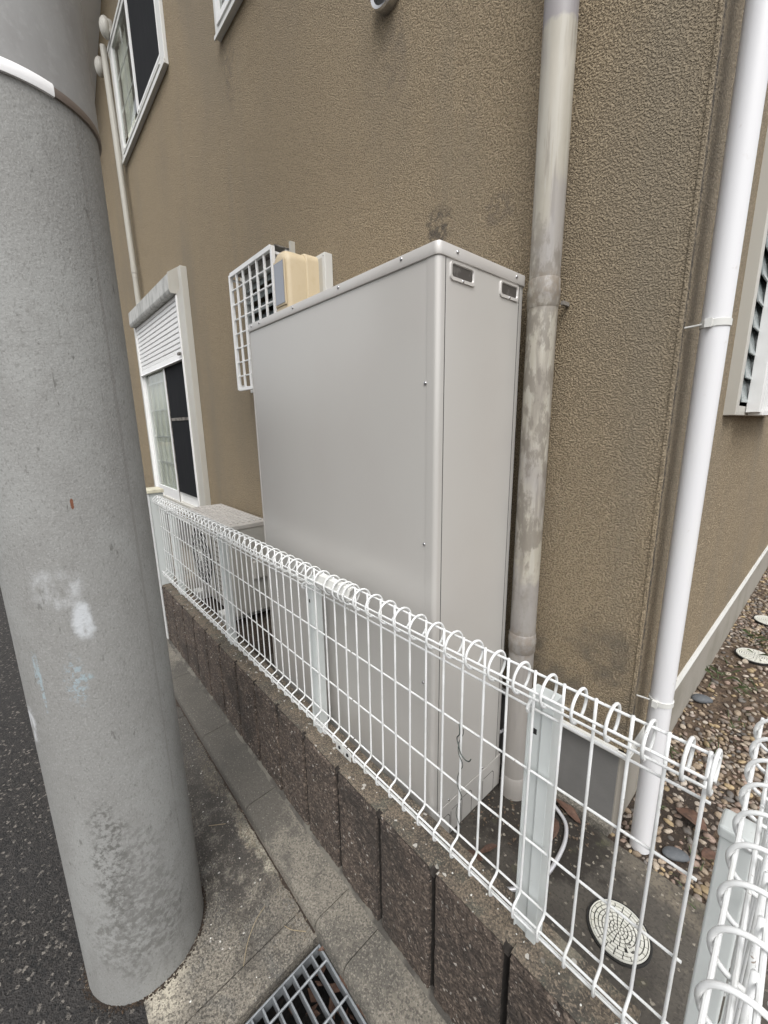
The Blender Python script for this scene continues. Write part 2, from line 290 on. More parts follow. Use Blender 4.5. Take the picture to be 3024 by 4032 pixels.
# ------------------------------------------------------------------ ground, road, gutter, kerb
RZ = -.29
struct(MB().add([(-60, -60, RZ-.3), (60, -60, RZ-.3), (60, 60, RZ-.3), (-60, 60, RZ-.3)], [(0, 1, 2, 3)]).build('ground', 'soil'))
def grid(name, m, x0, x1, y0, y1, z, nx, ny, amp, sc, hole=None):
    vs = []; fs = []
    for j in range(ny+1):
        for i in range(nx+1):
            x = x0+(x1-x0)*i/nx; y = y0+(y1-y0)*j/ny
            vs.append((x, y, z+amp*noise.fractal(Vector((x*sc, y*sc, 3)), 1, 2, 3)))
    for j in range(ny):
        for i in range(nx):
            xc = x0+(x1-x0)*(i+.5)/nx; yc = y0+(y1-y0)*(j+.5)/ny
            if hole and hole[0] < xc < hole[1] and hole[2] < yc < hole[3]: continue
            a = j*(nx+1)+i; fs.append((a, a+1, a+nx+2, a+nx+1))
    return MB().add(vs, fs).build(name, m, smooth=True)
struct(MB().add([(-40, -12, -.338), (12, -12, -.338), (12, .075, -.338), (-40, .075, -.338)], [(0, 1, 2, 3)]).build('road', 'asphalt'))
GY0, GY1 = .03, .462                        # gutter slab
gx = (-.84, -.30); gyy = (.155, .455)          # grating recess
g = MB()
def slabs(x0, x1, y0, y1): g.box(x0, x1, y0, y1, RZ-.08, RZ)
slabs(-14, -2.13, GY0, GY1); slabs(-2.126, -.934, GY0, GY1); slabs(-.930, gx[0], GY0, GY1)
slabs(gx[0], gx[1], GY0, gyy[0]); slabs(gx[0], gx[1], gyy[1], GY1); slabs(gx[1], 6, GY0, GY1)
struct(g.build('gutter_pavement', 'gutter'))
k = MB(); kx = [-14]+[-2.65+.6*i for i in range(-8, 3)]+[-.849]+[-.706, -.1, .5, 6]
kx = sorted(set([-14, -6, -5.4, -4.8, -4.2, -3.6, -3.04, -2.44, -1.85, -1.25-.1, -.849, -.706, -.14, .46, 6]))
for a, b in zip(kx[:-1], kx[1:]):
    prof = [(.449, RZ-.04), (.449, RZ+.022), (.452, RZ+.033), (.459, RZ+.041), (.470, RZ+.045), (.60, RZ+.052), (.60, RZ-.04)]
    k.prism(prof, 'x', a+.0015, b-.0015)
struct(k.build('kerb', 'kerb', smooth='auto'))
mf = MB(); xs = np.linspace(-4, -.1, 260); vs = []; 
for x in xs:
    n1 = noise.fractal(Vector((x*9, 0, 0)), 1, 2, 4); n2 = noise.fractal(Vector((x*14, 5, 0)), 1, 2, 4)
    wdt = .007+.009*abs(n1)+(.03 if x < -2.1 else 0)*abs(n2); hgt = .006+.007*abs(n2)
    vs += [(x, .582-wdt, RZ+.049), (x, .582-wdt*.5, RZ+.051+hgt*.5), (x, .583, RZ+.051+hgt), (x, .60, RZ+.051+hgt)]
fs = []
for i in range(len(xs)-1):
    for j in range(3): fs.append((i*4+j, i*4+4+j, i*4+5+j, i*4+1+j))
struct(mf.add(vs, fs).build('kerb_mortar_joint', 'mortar', smooth=True))
dm = MB(); vs = []; fs = []; xs = np.linspace(-4, .3, 420)
for x in xs:
    a = .003+.014*max(0, noise.fractal(Vector((x*14, 2, 0)), 1, 2, 5)+.05); vs += [(x, .452, RZ+.012), (x, .448, RZ+.004), (x, .4487-a, RZ+.0012)]
for i in range(len(xs)-1):
    if gx[0]-.01 < xs[i] < gx[1]: continue
    for j in range(2): fs.append((i*3+j, i*3+3+j, i*3+4+j, i*3+1+j))
o = dm.add(vs, fs).build('gutter_dirt', 'dirt', smooth=True); o['kind'] = 'stuff'; o['label'] = 'line of dark dirt along the foot of the kerb'
# yard
struct(MB().box(-40, -3.1, .602, 1.149, -.5, RZ-.004).build('side_path', 'gutter'))
yd = MB(); yd.box(-3.1, -.098, .684, 1.6, -.3, -.006); yd.box(-.098, 30, -.6, 1.13, -.3, -.02)
struct(yd.build('yard_base', 'dirt'))
struct(MB().add([(-.6, 1.124, -.010), (30, 1.124, -.010), (30, 40, -.010), (-.6, 40, -.010)], [(0, 1, 2, 3)]).build('yard_soil', 'soil'))
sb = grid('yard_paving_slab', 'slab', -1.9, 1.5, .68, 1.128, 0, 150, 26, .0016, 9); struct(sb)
box_ = MB().box(-1.9, 1.5, .68, 1.127, -.05, -.004).build('yard_slab_edge', 'slab'); struct(box_)
# ------------------------------------------------------------------ pebbles (too many to count)
def ico(sub):
    import bmesh
    bm = bmesh.new(); bmesh.ops.create_icosphere(bm, subdivisions=sub, radius=1); vs = np.array([v.co[:] for v in bm.verts]); fs = np.array([[v.index for v in f.verts] for f in bm.faces]); bm.free(); return vs, fs
def pebbles(name, pts, sizes, sub, cols):
    V, F = ico(sub); nv, n = len(V), len(pts); allv = np.zeros((n, nv, 3)); rng = np.random.RandomState(3)
    for i, (p, s_) in enumerate(zip(pts, sizes)):
        sc = np.array([s_*rng.uniform(.85, 1.35), s_*rng.uniform(.6, .9), s_*rng.uniform(.4, .65)])
        v = V*(1+.16*np.sin(V@rng.normal(0, 2.2, 3)+rng.uniform(0, 6))[:, None])*sc
        a = rng.uniform(0, PI); tl = rng.normal(0, .25); ca, sa = math.cos(a), math.sin(a)
        v = v@np.array([[1, 0, 0], [0, math.cos(tl), math.sin(tl)], [0, -math.sin(tl), math.cos(tl)]])@np.array([[ca, sa, 0], [-sa, ca, 0], [0, 0, 1]])
        allv[i] = v+p
    fs = (F[None]+(np.arange(n)*nv)[:, None, None]).reshape(-1, 3)
    me = bpy.data.meshes.new(name); me.from_pydata(allv.reshape(-1, 3).tolist(), [], fs.tolist()); me.materials.append(M['pebble'])
    me.polygons.foreach_set('use_smooth', [True]*len(me.polygons))
    at = me.color_attributes.new('tint', 'FLOAT_COLOR', 'POINT'); c = np.ones((n, nv, 4)); c[:, :, :3] = np.array(cols)[:, None, :]; at.data.foreach_set('color', c.reshape(-1))
    o = bpy.data.objects.new(name, me); COL.objects.link(o); return o
pal = [(.34, .27, .20), (.40, .34, .27), (.26, .20, .14), (.44, .39, .33), (.20, .165, .135), (.32, .235, .19), (.37, .28, .16), (.15, .14, .13), (.24, .20, .17)]
pts, sz, cl = [], [], []
rg = random.Random(5); cells = {}
def try_add(x, y, s_):
    key = (int(x/.04), int(y/.04))
    for a in (-1, 0, 1):
        for b in (-1, 0, 1):
            for (qx, qy, qs) in cells.get((key[0]+a, key[1]+b), []):
                if (qx-x)**2+(qy-y)**2 < (.80*(qs+s_))**2: return
    cells.setdefault(key, []).append((x, y, s_))
    pts.append((x, y, -.010+s_*.20+rg.uniform(0, .004))); sz.append(s_); c = rg.choice(pal); f = rg.uniform(.62, 1.1); cl.append(tuple(v*f for v in c))
for i in range(42000):
    y = 1.135+(rg.random()**1.7)*4.2; x = rg.uniform(-.30, .04+.12*(y-1.1)+.1); s_ = rg.choice([.006, .008, .010, .012, .0145])
    d = noise.noise(Vector((x*3.1, y*3.1, 4)))
    if y < 1.2 or noise.noise(Vector((x*4, y*2.2, 1.5))) > -.06+.1*d or rg.random() < .10:
        if x < -.255 and y < 1.15: continue
        if (x+.232)**2+(y-1.18)**2 < .034**2: continue
        if (x+.165)**2+(y-2.69)**2 < .085**2 or (x+.16)**2+(y-3.25)**2 < .085**2: continue
        if (x+.246)**2+(y-1.438)**2 < .001 : pass
        if abs(x+.155) < .034 and abs(y-1.215) < .028: continue
        try_add(x, y, s_)
pb = pebbles('gravel', pts, sz, 2 if len(pts) < 5000 else 1, cl); pb['kind'] = 'stuff'
pb['label'] = 'rounded tan and grey pebbles over brown soil beside the house'
def stone(loc, s, label, tint):
    V, F = ico(3); a = .6; v = V*np.array(s); v = v*(1+.05*np.sin(V@np.array([3, 2, 1.]))[:, None]); ca, sa = math.cos(a), math.sin(a)
    v = v@np.array([[ca, sa, 0], [-sa, ca, 0], [0, 0, 1]])
    o = MB().add((v+np.array(loc)).tolist(), F.tolist()).build('stone', 'stone', smooth=True); tag(o, label, 'stone'); return o
stone((-.155, 1.215, .004), (.034, .02, .011), 'smooth dark grey oval stone on the gravel beside the slab edge', 0)
stone((-.265, 2.08, .004), (.04, .026, .016), 'dark grey oval stone on the gravel against the foundation', 0)
# ------------------------------------------------------------------ house
WY, WX, ZB = 1.124, -.283, .310
house = thing('house', 'two-storey house with sandy brown textured stucco walls', 'house', (-2, 2, 0))
holes = [(-5.03, -3.60, .42, 2.20), (-4.70, -3.45, 3.64, 4.375), (-2.39, -1.96, 1.44, 1.99), (-2.49, -1.9, 3.235, 4.2)]
wl = MB(); xc = sorted(set([-9, WX]+[v for h in holes for v in h[:2]])); zc = sorted(set([ZB, 6.5]+[v for h in holes for v in h[2:]]))
for a, b in zip(xc[:-1], xc[1:]):
    for c, d in zip(zc[:-1], zc[1:]):
        if any(h[0] <= (a+b)/2 <= h[1] and h[2] <= (c+d)/2 <= h[3] for h in holes): continue
        wl.add([(a, WY, c), (b, WY, c), (b, WY, d), (a, WY, d)], [(0, 1, 2, 3)])
for h in holes:
    y1 = WY+.10
    wl.add([(h[0], WY, h[2]), (h[0], y1, h[2]), (h[0], y1, h[3]), (h[0], WY, h[3])], [(0, 1, 2, 3)])
    wl.add([(h[1], WY, h[2]), (h[1], y1, h[2]), (h[1], y1, h[3]), (h[1], WY, h[3])], [(0, 1, 2, 3)])
    wl.add([(h[0], WY, h[2]), (h[1], WY, h[2]), (h[1], y1, h[2]), (h[0], y1, h[2])], [(0, 1, 2, 3)])
    wl.add([(h[0], WY, h[3]), (h[1], WY, h[3]), (h[1], y1, h[3]), (h[0], y1, h[3])], [(0, 1, 2, 3)])
SH = (1.74, 2.6, 1.25, 2.2)
yc = [WY, SH[0], SH[1], 12]; z2 = [ZB, SH[2], SH[3], 6.5]
for a, b in zip(yc[:-1], yc[1:]):
    for c, d in zip(z2[:-1], z2[1:]):
        if (a, c) == (SH[0], SH[2]): continue
        wl.add([(WX, a, c), (WX, b, c), (WX, b, d), (WX, a, d)], [(0, 1, 2, 3)])
wl.add([(-9, WY, ZB), (WX, WY, ZB), (WX, 12, ZB), (-9, 12, ZB)], [(0, 1, 2, 3)])
wl.add([(-9, WY, 6.5), (WX, WY, 6.5), (WX, 12, 6.5), (-9, 12, 6.5)], [(0, 1, 2, 3)])
wl.add([(-9, WY, ZB), (-9, 12, ZB), (-9, 12, 6.5), (-9, WY, 6.5)], [(0, 1, 2, 3)])
wl.add([(-9, 12, ZB), (WX, 12, ZB), (WX, 12, 6.5), (-9, 12, 6.5)], [(0, 1, 2, 3)])
wo = wl.build('wall', 'stucco', house)
# corner bead and groove beside it
MB().prism([(WX-.004, WY-.0025), (WX+.0035, WY-.0025), (WX+.0035, WY+.006), (WX+.001, WY+.009), (WX-.002, WY+.004)], 'z', ZB, 6.4).build('corner_bead', 'stucco', house, bevel=.001)
fm = MB(); fm.box(-9, -.3005, 1.149, 12, -.3, .305); fm.build('foundation', 'found2', house)
MB().box(-9, -.3035, 1.1465, 1.149, .036, .2985).build('foundation_panel', 'found', house)
MB().prism([(1.133, -.01), (1.149, -.01), (1.149, .034), (1.140, .032), (1.133, .024)], 'x', -9, -.305).build('footing', 'kerb', house)
fl = MB(); fl.prism([(1.112, .296), (1.114, .292), (1.150, .300), (1.150, .3095), (1.118, .3095)], 'x', -9, -.272)
fl.prism([(-.271, .296), (-.273, .292), (-.301, .300), (-.301, .3095), (-.277, .3095)], 'y', 1.112, 12)
fl.build('base_flashing', 'alu', house, label='thin white metal drip edge under the stucco')
# roof verge, far upper left
rv = MB()
A = Vector((-4.923, WY, 4.879)); B = Vector((-5.775, WY, 4.487)); dr = (A-B).normalized(); a = B-dr*2.5; b = A+dr*3.0
def slab3(p, q, y0, y1, t, mb):
    n = Vector((-dr.z, 0, dr.x))*t
    mb.add([(p.x, y0, p.z), (q.x, y0, q.z), (q.x, y1, q.z), (p.x, y1, p.z), (p.x+n.x, y0, p.z+n.z), (q.x+n.x, y0, q.z+n.z), (q.x+n.x, y1, q.z+n.z), (p.x+n.x, y1, p.z+n.z)],
           [(0, 3, 2, 1), (4, 5, 6, 7), (0, 1, 5, 4), (1, 2, 6, 5), (2, 3, 7, 6), (3, 0, 4, 7)])
slab3(a, b, .75, 1.13, .16, rv); rv.build('roof_soffit', 'slat', house)
oh = thing('unseen_opposite_house', 'unseen cream rendered house behind the viewer, added to shape the reflections', 'house', (-7, -14, RZ))  # out of view, added to darken the tank unit's lower front and fill reflections
MB().box(-16, 1.5, -17, -11, RZ, 3.2).build('wall', 'brick', oh)
MB().prism([(-17.4, 3.201), (-10.6, 3.201), (-14, 4.6)], 'x', -16.4, 1.9).build('roof', 'grime', oh)
# window helper pieces ------------------------------------------------
def room(x0, x1, z0, z1, parent, y=1.55):
    m = MB(); m.box(x0-.2, x1+.2, WY+.101, y, z0-.2, z1+.2)
    m.f = [f for i, f in enumerate(m.f) if i != 2]; m.mi = m.mi[:len(m.f)]
    return m.build('room_interior', 'dark', parent)
def curtain(x0, x1, z0, z1, y, parent, m='curtain', amp=.012, pitch=.07):
    n = int((x1-x0)/.008); vs = []; fs = []
    for i in range(n+1):
        x = x0+(x1-x0)*i/n; yy = y+amp*math.sin(x/pitch*2*PI)+.4*amp*math.sin(x*61)
        vs += [(x, yy, z0), (x, yy, z1)]
    for i in range(n): fs.append((2*i, 2*i+2, 2*i+3, 2*i+1))
    return MB().add(vs, fs).build('curtain', m, parent, smooth=True)
# --- lower window with roller shutter
wn = MB(); wn.box(-5.12, -5.045, 1.078, 1.124, .42, 2.25); wn.box(-3.50, -3.437, 1.077, 1.124, .42, 2.365); wn.box(-3.5895, -3.502, 1.080, 1.124, .42, 2.22); wn.box(-5.044, -3.591, 1.084, 1.124, .40, .50)
shw = wn.build('window', 'alu2', house, bevel=.003, label='tall window at the far left half covered by a roller shutter')
for q in ((-5.046, -5.03), (-3.606, -3.590)): MB().box(q[0], q[1], 1.071, 1.12, .5, 2.2).build('shutter_rail', 'slat', shw)
MB().prism([(1.034, 2.222), (1.030, 2.235), (1.034, 2.345), (1.124, 2.405), (1.124, 2.21), (1.04, 2.21)], 'x', -5.045, -3.592).build('shutter_box', 'dirtyalu', shw, bevel=.002)
MB().prism([(1.030, 2.218), (1.026, 2.235), (1.030, 2.348), (1.123, 2.411), (1.123, 2.206), (1.036, 2.206)], 'x', -3.5915, -3.585).build('shutter_box_end', 'alu2', shw)
sl_ = MB(); z = 2.21; i = 0
while z > 1.80:
    sl_.prism([(1.088, z), (1.083, z-.006), (1.083, z-.030), (1.089, z-.036), (1.094, z-.030), (1.094, z-.006)], 'x', -5.03, -3.605); z -= .0385
sl_.build('shutter_curtain', 'slat', shw)
MB().prism([(1.094, z+.002), (1.078, z), (1.074, z-.04), (1.068, z-.052), (1.094, z-.055)], 'x', -5.03, -3.605).build('shutter_bottom_bar', 'slat', shw)
MB().box(-3.66, -3.60, 1.055, 1.068, z-.02, z+.0).build('shutter_latch', 'grime', shw)
lf = MB()
for x0, x1, y in ((-5.03, -4.24, 1.108), (-4.28, -3.605, 1.132)):
    lf = MB()
    for bx in ((x0, x0+.045), (x1-.045, x1)): lf.box(bx[0], bx[1], y-.012, y+.012, .5, 2.2)
    lf.box(x0+.0452, x1-.0452, y-.011, y+.011, .501, .60); lf.build('sash', 'slat', shw)
MB().box(-4.985, -4.285, 1.106, 1.110, .6, 2.2).build('pane', 'glass', shw)
mt = MB()
for z in (.86, 1.12, 1.38, 1.64): mt.box(-4.98, -4.29, 1.1125, 1.1185, z-.006, z+.006)
for x in (-4.81, -4.63, -4.46): mt.box(x-.006, x+.006, 1.112, 1.118, .6, 2.2)
mt.build('muntin', 'slat', shw)
sc = MB(); sc.box(-4.235, -3.65, 1.104, 1.1055, .6, 2.2); sc.build('insect_screen', 'screen', shw)
MB().box(-4.25, -3.607, 1.098, 1.103, 1.265, 1.29).box(-4.25, -4.235, 1.0975, 1.1035, .5, 2.2).build('screen_rail', 'grime', shw)
curtain(-4.98, -4.27, .5, 2.2, 1.135, shw, amp=.008); curtain(-4.27, -3.66, .5, 2.2, 1.19, shw); room(-5.03, -3.6, .42, 2.2, shw)
# --- upper window
uw = MB(); uw.box(-4.78, -4.70, 1.098, 1.124, 3.56, 4.3745); uw.box(-3.45, -3.365, 1.100, 1.124, 3.56, 4.3745); uw.box(-4.699, -3.451, 1.101, 1.124, 3.56, 3.64)
uwo = uw.build('window', 'alu', house, bevel=.003, label='upstairs window with a dark insect screen and white frame')
MB().box(-4.79, -3.36, 1.091, 1.0975, 3.555, 3.585).box(-4.69, -3.46, 1.090, 1.1005, 3.60, 3.615).build('sill', 'alu', uwo)
MB().box(-4.80, -3.36, 1.096, 1.124, 4.375, 4.43).box(-4.80, -3.36, 1.090, 1.0955, 4.41, 4.44).build('head_frame', 'alu', uwo, bevel=.003)
MB().box(-4.12, -3.46, 1.1015, 1.1025, 3.66, 4.3745).build('insect_screen', 'screen', uwo)
MB().box(-4.135, -4.12, 1.0985, 1.1035, 3.641, 4.374).box(-3.458, -3.451, 1.0985, 1.1035, 3.641, 4.374).box(-4.1195, -3.4585, 1.099, 1.103, 3.641, 3.66).build('screen_rail', 'slat', uwo)
MB().box(-4.66, -4.11, 1.104, 1.108, 3.68, 4.3745).box(-4.09, -3.49, 1.126, 1.130, 3.68, 4.3745).build('pane', 'glass', uwo)
mt = MB().box(-4.70, -4.66, 1.095, 1.116, 3.64, 4.3745).box(-4.11, -4.07, 1.095, 1.116, 3.64, 4.3745).box(-3.49, -3.45, 1.116, 1.138, 3.64, 4.3745)
for z in (3.90, 4.14): mt.box(-4.659, -4.111, 1.110, 1.116, z-.007, z+.007)
mt.box(-4.39, -4.376, 1.1095, 1.1155, 3.64, 4.3745); mt.build('sash', 'slat', uwo)
curtain(-4.66, -4.35, 3.64, 4.37, 1.15, uwo); room(-4.7, -3.45, 3.64, 4.375, uwo)
# --- small upper window
tw = MB(); tw.box(-2.53, -2.49, 1.098, 1.124, 3.20, 4.2); tw.box(-1.9, -1.86, 1.098, 1.124, 3.20, 4.2); tw.box(-2.489, -1.901, 1.098, 1.124, 3.20, 3.235)
two = tw.build('window', 'alu', house, bevel=.002, label='small upstairs window with white frame')
MB().box(-2.535, -1.855, 1.091, 1.0975, 3.195, 3.212).build('sill', 'alu', two)
MB().box(-2.45, -1.94, 1.10, 1.104, 3.26, 4.2).build('pane', 'glass', two)
MB().box(-2.49, -2.45, 1.09, 1.112, 3.235, 4.2).box(-1.94, -1.9, 1.09, 1.112, 3.235, 4.2).box(-2.449, -1.941, 1.091, 1.111, 3.235, 3.265).build('sash', 'slat', two)
room(-2.49, -1.9, 3.235, 4.2, two)
# --- louvre window with white grille cage
lw = MB(); lw.box(-2.43, -2.39, 1.09, 1.124, 1.40, 2.03); lw.box(-1.96, -1.92, 1.09, 1.124, 1.40, 2.03); lw.box(-2.389, -1.961, 1.09, 1.124, 1.40, 1.44); lw.box(-2.389, -1.961, 1.09, 1.124, 1.99, 2.03)
lwo = lw.build('window', 'alu', house, bevel=.002, label='louvre window behind a white square-barred cage')
lv = MB()
for i in range(9):
    z = 1.452+i*.0605
    lv.add([(-2.385, 1.092, z), (-1.965, 1.092, z), (-1.965, 1.135, z+.058), (-2.385, 1.135, z+.058), (-2.385, 1.088, z+.002), (-1.965, 1.088, z+.002), (-1.965, 1.131, z+.060), (-2.385, 1.131, z+.060)],
           [(0, 1, 2, 3), (7, 6, 5, 4), (0, 4, 5, 1), (3, 2, 6, 7), (0, 3, 7, 4), (1, 5, 6, 2)])
lv.build('louvre', 'frost', lwo); room(-2.39, -1.96, 1.44, 1.99, lwo, 1.4)
gr = MB(); X0, X1, Z0, Z1, GY = -2.425, -1.928, 1.413, 2.022, 1.024
gr.box(X0-.012, X0+.006, GY-.008, GY+.010, Z0, Z1+.004); gr.box(X1-.006, X1+.012, GY-.008, GY+.010, Z0, Z1+.004); gr.box(X0+.0065, X1-.0065, GY-.008, GY+.010, Z1-.010, Z1+.012); gr.box(X0+.0065, X1-.0065, GY-.008, GY+.010, Z0-.006, Z0+.010)
for i in range(1, 6): x = X0+(X1-X0)*i/6; gr.box(x-.0038, x+.0038, GY-.006, GY+.006, Z0+.01, Z1-.01)
for i in range(1, 8): z = Z0+(Z1-Z0)*i/8; gr.box(X0+.007, X1-.007, GY-.001, GY+.009, z-.0032, z+.0032)
for x in (X0, X1):
    for z in (Z0+.02, Z1-.02): gr.box(x-.004, x+.004, GY+.0105, 1.12, z-.006, z+.006)
gr.build('grille', 'slat', lwo, bevel=.001)
MB().box(X0, X1+.012, GY+.0105, 1.124, Z1+.0065, Z1+.0125).build('cage_top', 'grime', lwo)
for q in ((-2.47, -2.452), (-1.90, -1.885)): MB().box(q[0], q[1], 1.10, 1.13, 1.99, 2.055).build('cage_bracket', 'alu2', lwo)
# --- side wall louvre window
sw = MB(); sw.box(-.30, -.252, SH[0]-.03, SH[0]+.012, 1.215, 2.2); sw.box(-.30, -.252, SH[0]+.0125, 2.63, 1.215, 1.245); sw.box(-.30, -.252, 2.6, 2.63, 1.2455, 2.2)
swo = sw.build('window', 'alu2', house, bevel=.002, label='louvre window on the right-hand side wall')
MB().box(-.30, -.262, SH[0]+.013, SH[0]+.03, 1.246, 2.2).build('louvre_channel', 'slat', swo)
lv = MB()
for i in range(12):
    z = 1.256+i*.075
    lv.add([(-.252, SH[0]+.03, z), (-.252, 2.59, z), (-.272, 2.59, z+.092), (-.272, SH[0]+.03, z+.092), (-.248, SH[0]+.03, z+.001), (-.248, 2.59, z+.001), (-.268, 2.59, z+.093), (-.268, SH[0]+.03, z+.093)],
           [(0, 1, 2, 3), (7, 6, 5, 4), (0, 4, 5, 1), (3, 2, 6, 7), (0, 3, 7, 4), (1, 5, 6, 2)])
lv.build('louvre', 'frost', swo)
m = MB().box(-.6, -.30, SH[0]-.1, 2.7, 1.2, 2.3); m.f = [f for i, f in enumerate(m.f) if i != 3]; m.mi = m.mi[:len(m.f)]; m.build('room_interior', 'dark', swo)
pn = MB(); pn.box(-.250, -.215, 1.87, 1.915, 1.225, 2.2)
pn.box(-.250, -.210, 1.9155, 2.6, 1.215, 1.232)
for i in range(22): y = 1.93+i*.033; pn.box(-.238, -.214, y, y+.012, 1.2325, 2.2)
pn.build('grille', 'slat', swo, bevel=.001)
# --- vent hood, cover domes, thin pipe
vh = thing('vent_hood', 'round chrome-lipped vent hood high on the wall above the tank unit', 'vent', (-1.16, 1.124, 2.53))
cx_, cz_ = -1.205, 2.583
def ringY(mb, c, r, y0, y1, seg=28, r2=None):
    r2 = r if r2 is None else r2; vs = []
    for k in range(seg):
        a = 2*PI*k/seg; vs += [(c[0]+r*math.cos(a), y0, c[1]+r*math.sin(a)), (c[0]+r2*math.cos(a), y1, c[1]+r2*math.sin(a))]
    mb.add(vs, [(2*k, 2*((k+1) % seg), 2*((k+1) % seg)+1, 2*k+1) for k in range(seg)])
m = MB(); ringY(m, (cx_, cz_), .062, 1.123, 1.095); ringY(m, (cx_, cz_), .062, 1.095, 1.088, r2=.060); ringY(m, (cx_, cz_), .060, 1.088, 1.092, r2=.050); ringY(m, (cx_, cz_), .050, 1.092, 1.12)
m.build('hood_ring', 'screw', vh, smooth='auto')
m = MB(); m.add([(cx_+.05*math.cos(2*PI*k/24), 1.110, cz_+.05*math.sin(2*PI*k/24)) for k in range(24)], [tuple(range(24))]); m.build('duct', 'dark', vh)
def domecover(loc, label):
    V, F = ico(3); v = V*np.array([.052, .045, .078])
    v[:, 1] = np.clip(v[:, 1], -1, .02); v += np.array(loc)
    t = thing('vent_cover', label, 'vent cover', (loc[0], 1.124, loc[2]), 'domed vent covers on the far wall')
    MB().add(v.tolist(), F.tolist()).build('dome', 'alu2', t, smooth=True)
    MB().box(loc[0]-.045, loc[0]+.045, loc[1], 1.124, loc[2]-.055, loc[2]+.055).build('base', 'alu2', t, bevel=.02, segs=3)
domecover((-4.66, 1.07, 4.50), 'domed beige vent cover high at the far left, above the other one')
domecover((-5.02, 1.07, 4.42), 'domed beige vent cover high at the far left, lower and nearer the pole')
tp = thing('drain_pipe', 'thin cream drain pipe between the two windows at the far left', 'pipe', (-4.7, 1.06, .3))
m = MB(); m.tube([(-4.735, 1.07, z) for z in (2.36, 2.70)], .0245, 14); m.build('pipe', 'tpipe', tp, smooth='auto')
m = MB(); m.tube([(-4.735-.045*(z-2.6), 1.07, z) for z in (2.6, 4.46)], .0262, 14); m.build('upper_pipe', 'tpipe', tp, smooth='auto')
m = MB(); m.tube([(-4.735, 1.07, z) for z in (2.64, 2.70)], .0285, 14); m.build('coupling', 'tpipe', tp, smooth='auto')
# ------------------------------------------------------------------ grey downpipe
gp = thing('downpipe', 'thick weathered grey downpipe with stains next to the tank unit', 'pipe', (-.578, 1.065, 0))
cg = (-.577, 1.066)
def vp(c, z0, z1, r, rt=None): return [(c[0], c[1], z0), (c[0], c[1], z1)]
m = MB(); m.tube(vp(cg, 1.50, 3.2, 0), .0375, 28, False); m.tube(vp(cg, 3.15, 6, 0), .0375, 28, False); m.build('upper_pipe', 'gpipe', gp, smooth='auto')
m = MB(); m.tube(vp(cg, .02, 1.49, 0), .0372, 28, False); m.build('lower_pipe', 'gpipe', gp, smooth='auto')
m = MB(); m.lathe([(.0375, 1.555), (.0392, 1.552), (.0392, 1.535), (.0408, 1.528), (.0408, 1.516), (.0396, 1.510), (.0396, 1.492), (.0372, 1.486)], cg, 32); m.build('coupling', 'gpipe', gp, smooth='auto')
m = MB(); m.lathe([(.0375, .58), (.0395, .577), (.0395, .565), (.0412, .56), (.0412, .548), (.0398, .543), (.0398, .522), (.0372, .518)], cg, 32); m.build('coupling', 'gpipe', gp, smooth='auto')
m = MB(); m.lathe([(.0372, .075), (.0400, .070), (.0410, .02), (.0430, .0)], cg, 32); m.build('foot_socket', 'gpipe', gp, smooth='auto')
m = MB(); m.box(-.542, -.534, 1.09, 1.123, 1.494, 1.503); m.build('pipe_bracket', 'grime', gp)
# ------------------------------------------------------------------ white downpipe
wp = thing('downpipe', 'smooth white downpipe standing off the right-hand house corner', 'pipe', (-.232, 1.18, 0))
cw = (-.232, 1.178)
m = MB(); m.tube([(cw[0], cw[1], z) for z in (-.01, .6, 2, 4)], .0262, 28, False); m.build('pipe', 'wpipe', wp, smooth='auto')
for z in (1.405, .475):
    m = MB(); m.lathe([(.0265, z-.008), (.0285, z-.007), (.0285, z+.007), (.0265, z+.008)], cw, 28)
    m.box(cw[0]-.012, cw[0]+.0, cw[1]-.036, cw[1]-.026, z-.009, z+.009)
    cb = m.build('pipe_clamp', 'alu', wp, smooth='auto')
    MB().tube([(cw[0]-.02, cw[1]-.02, z), (WX+.0, cw[1]-.022, z-.002)], .0022, 6).build('clamp_nail', 'alu', cb)
# ------------------------------------------------------------------ tank unit
un = thing('hot_water_unit', 'large pale grey metal hot-water tank unit against the house wall', 'tank unit', (-1.08, .88, 0))
UX0, UX1, UY0, UY1, UT = -1.549, -.619, .7067, 1.048, 1.574
rad = .011
def rrect(x0, x1, y0, y1, r, n=6, corners=(1, 1, 1, 1)):
    P = []
    for (cx, cy, a0, on) in ((x1, y0, -90, corners[0]), (x1, y1, 0, corners[1]), (x0, y1, 90, corners[2]), (x0, y0, 180, corners[3])):
        sx = -1 if cx == x1 else 1; sy = 1 if cy == y0 else -1; rr = r if on else .002
        for k in range(n+1):
            a = math.radians(a0+90*k/n); P.append((cx+sx*rr+rr*math.cos(a), cy+sy*rr+rr*math.sin(a)))
    return P
m = MB(); m.prism(rrect(UX0, UX1-.001, UY0, UY1-.002, rad), 'z', .012, UT-.02); m.build('body', 'unit', un, smooth='auto')
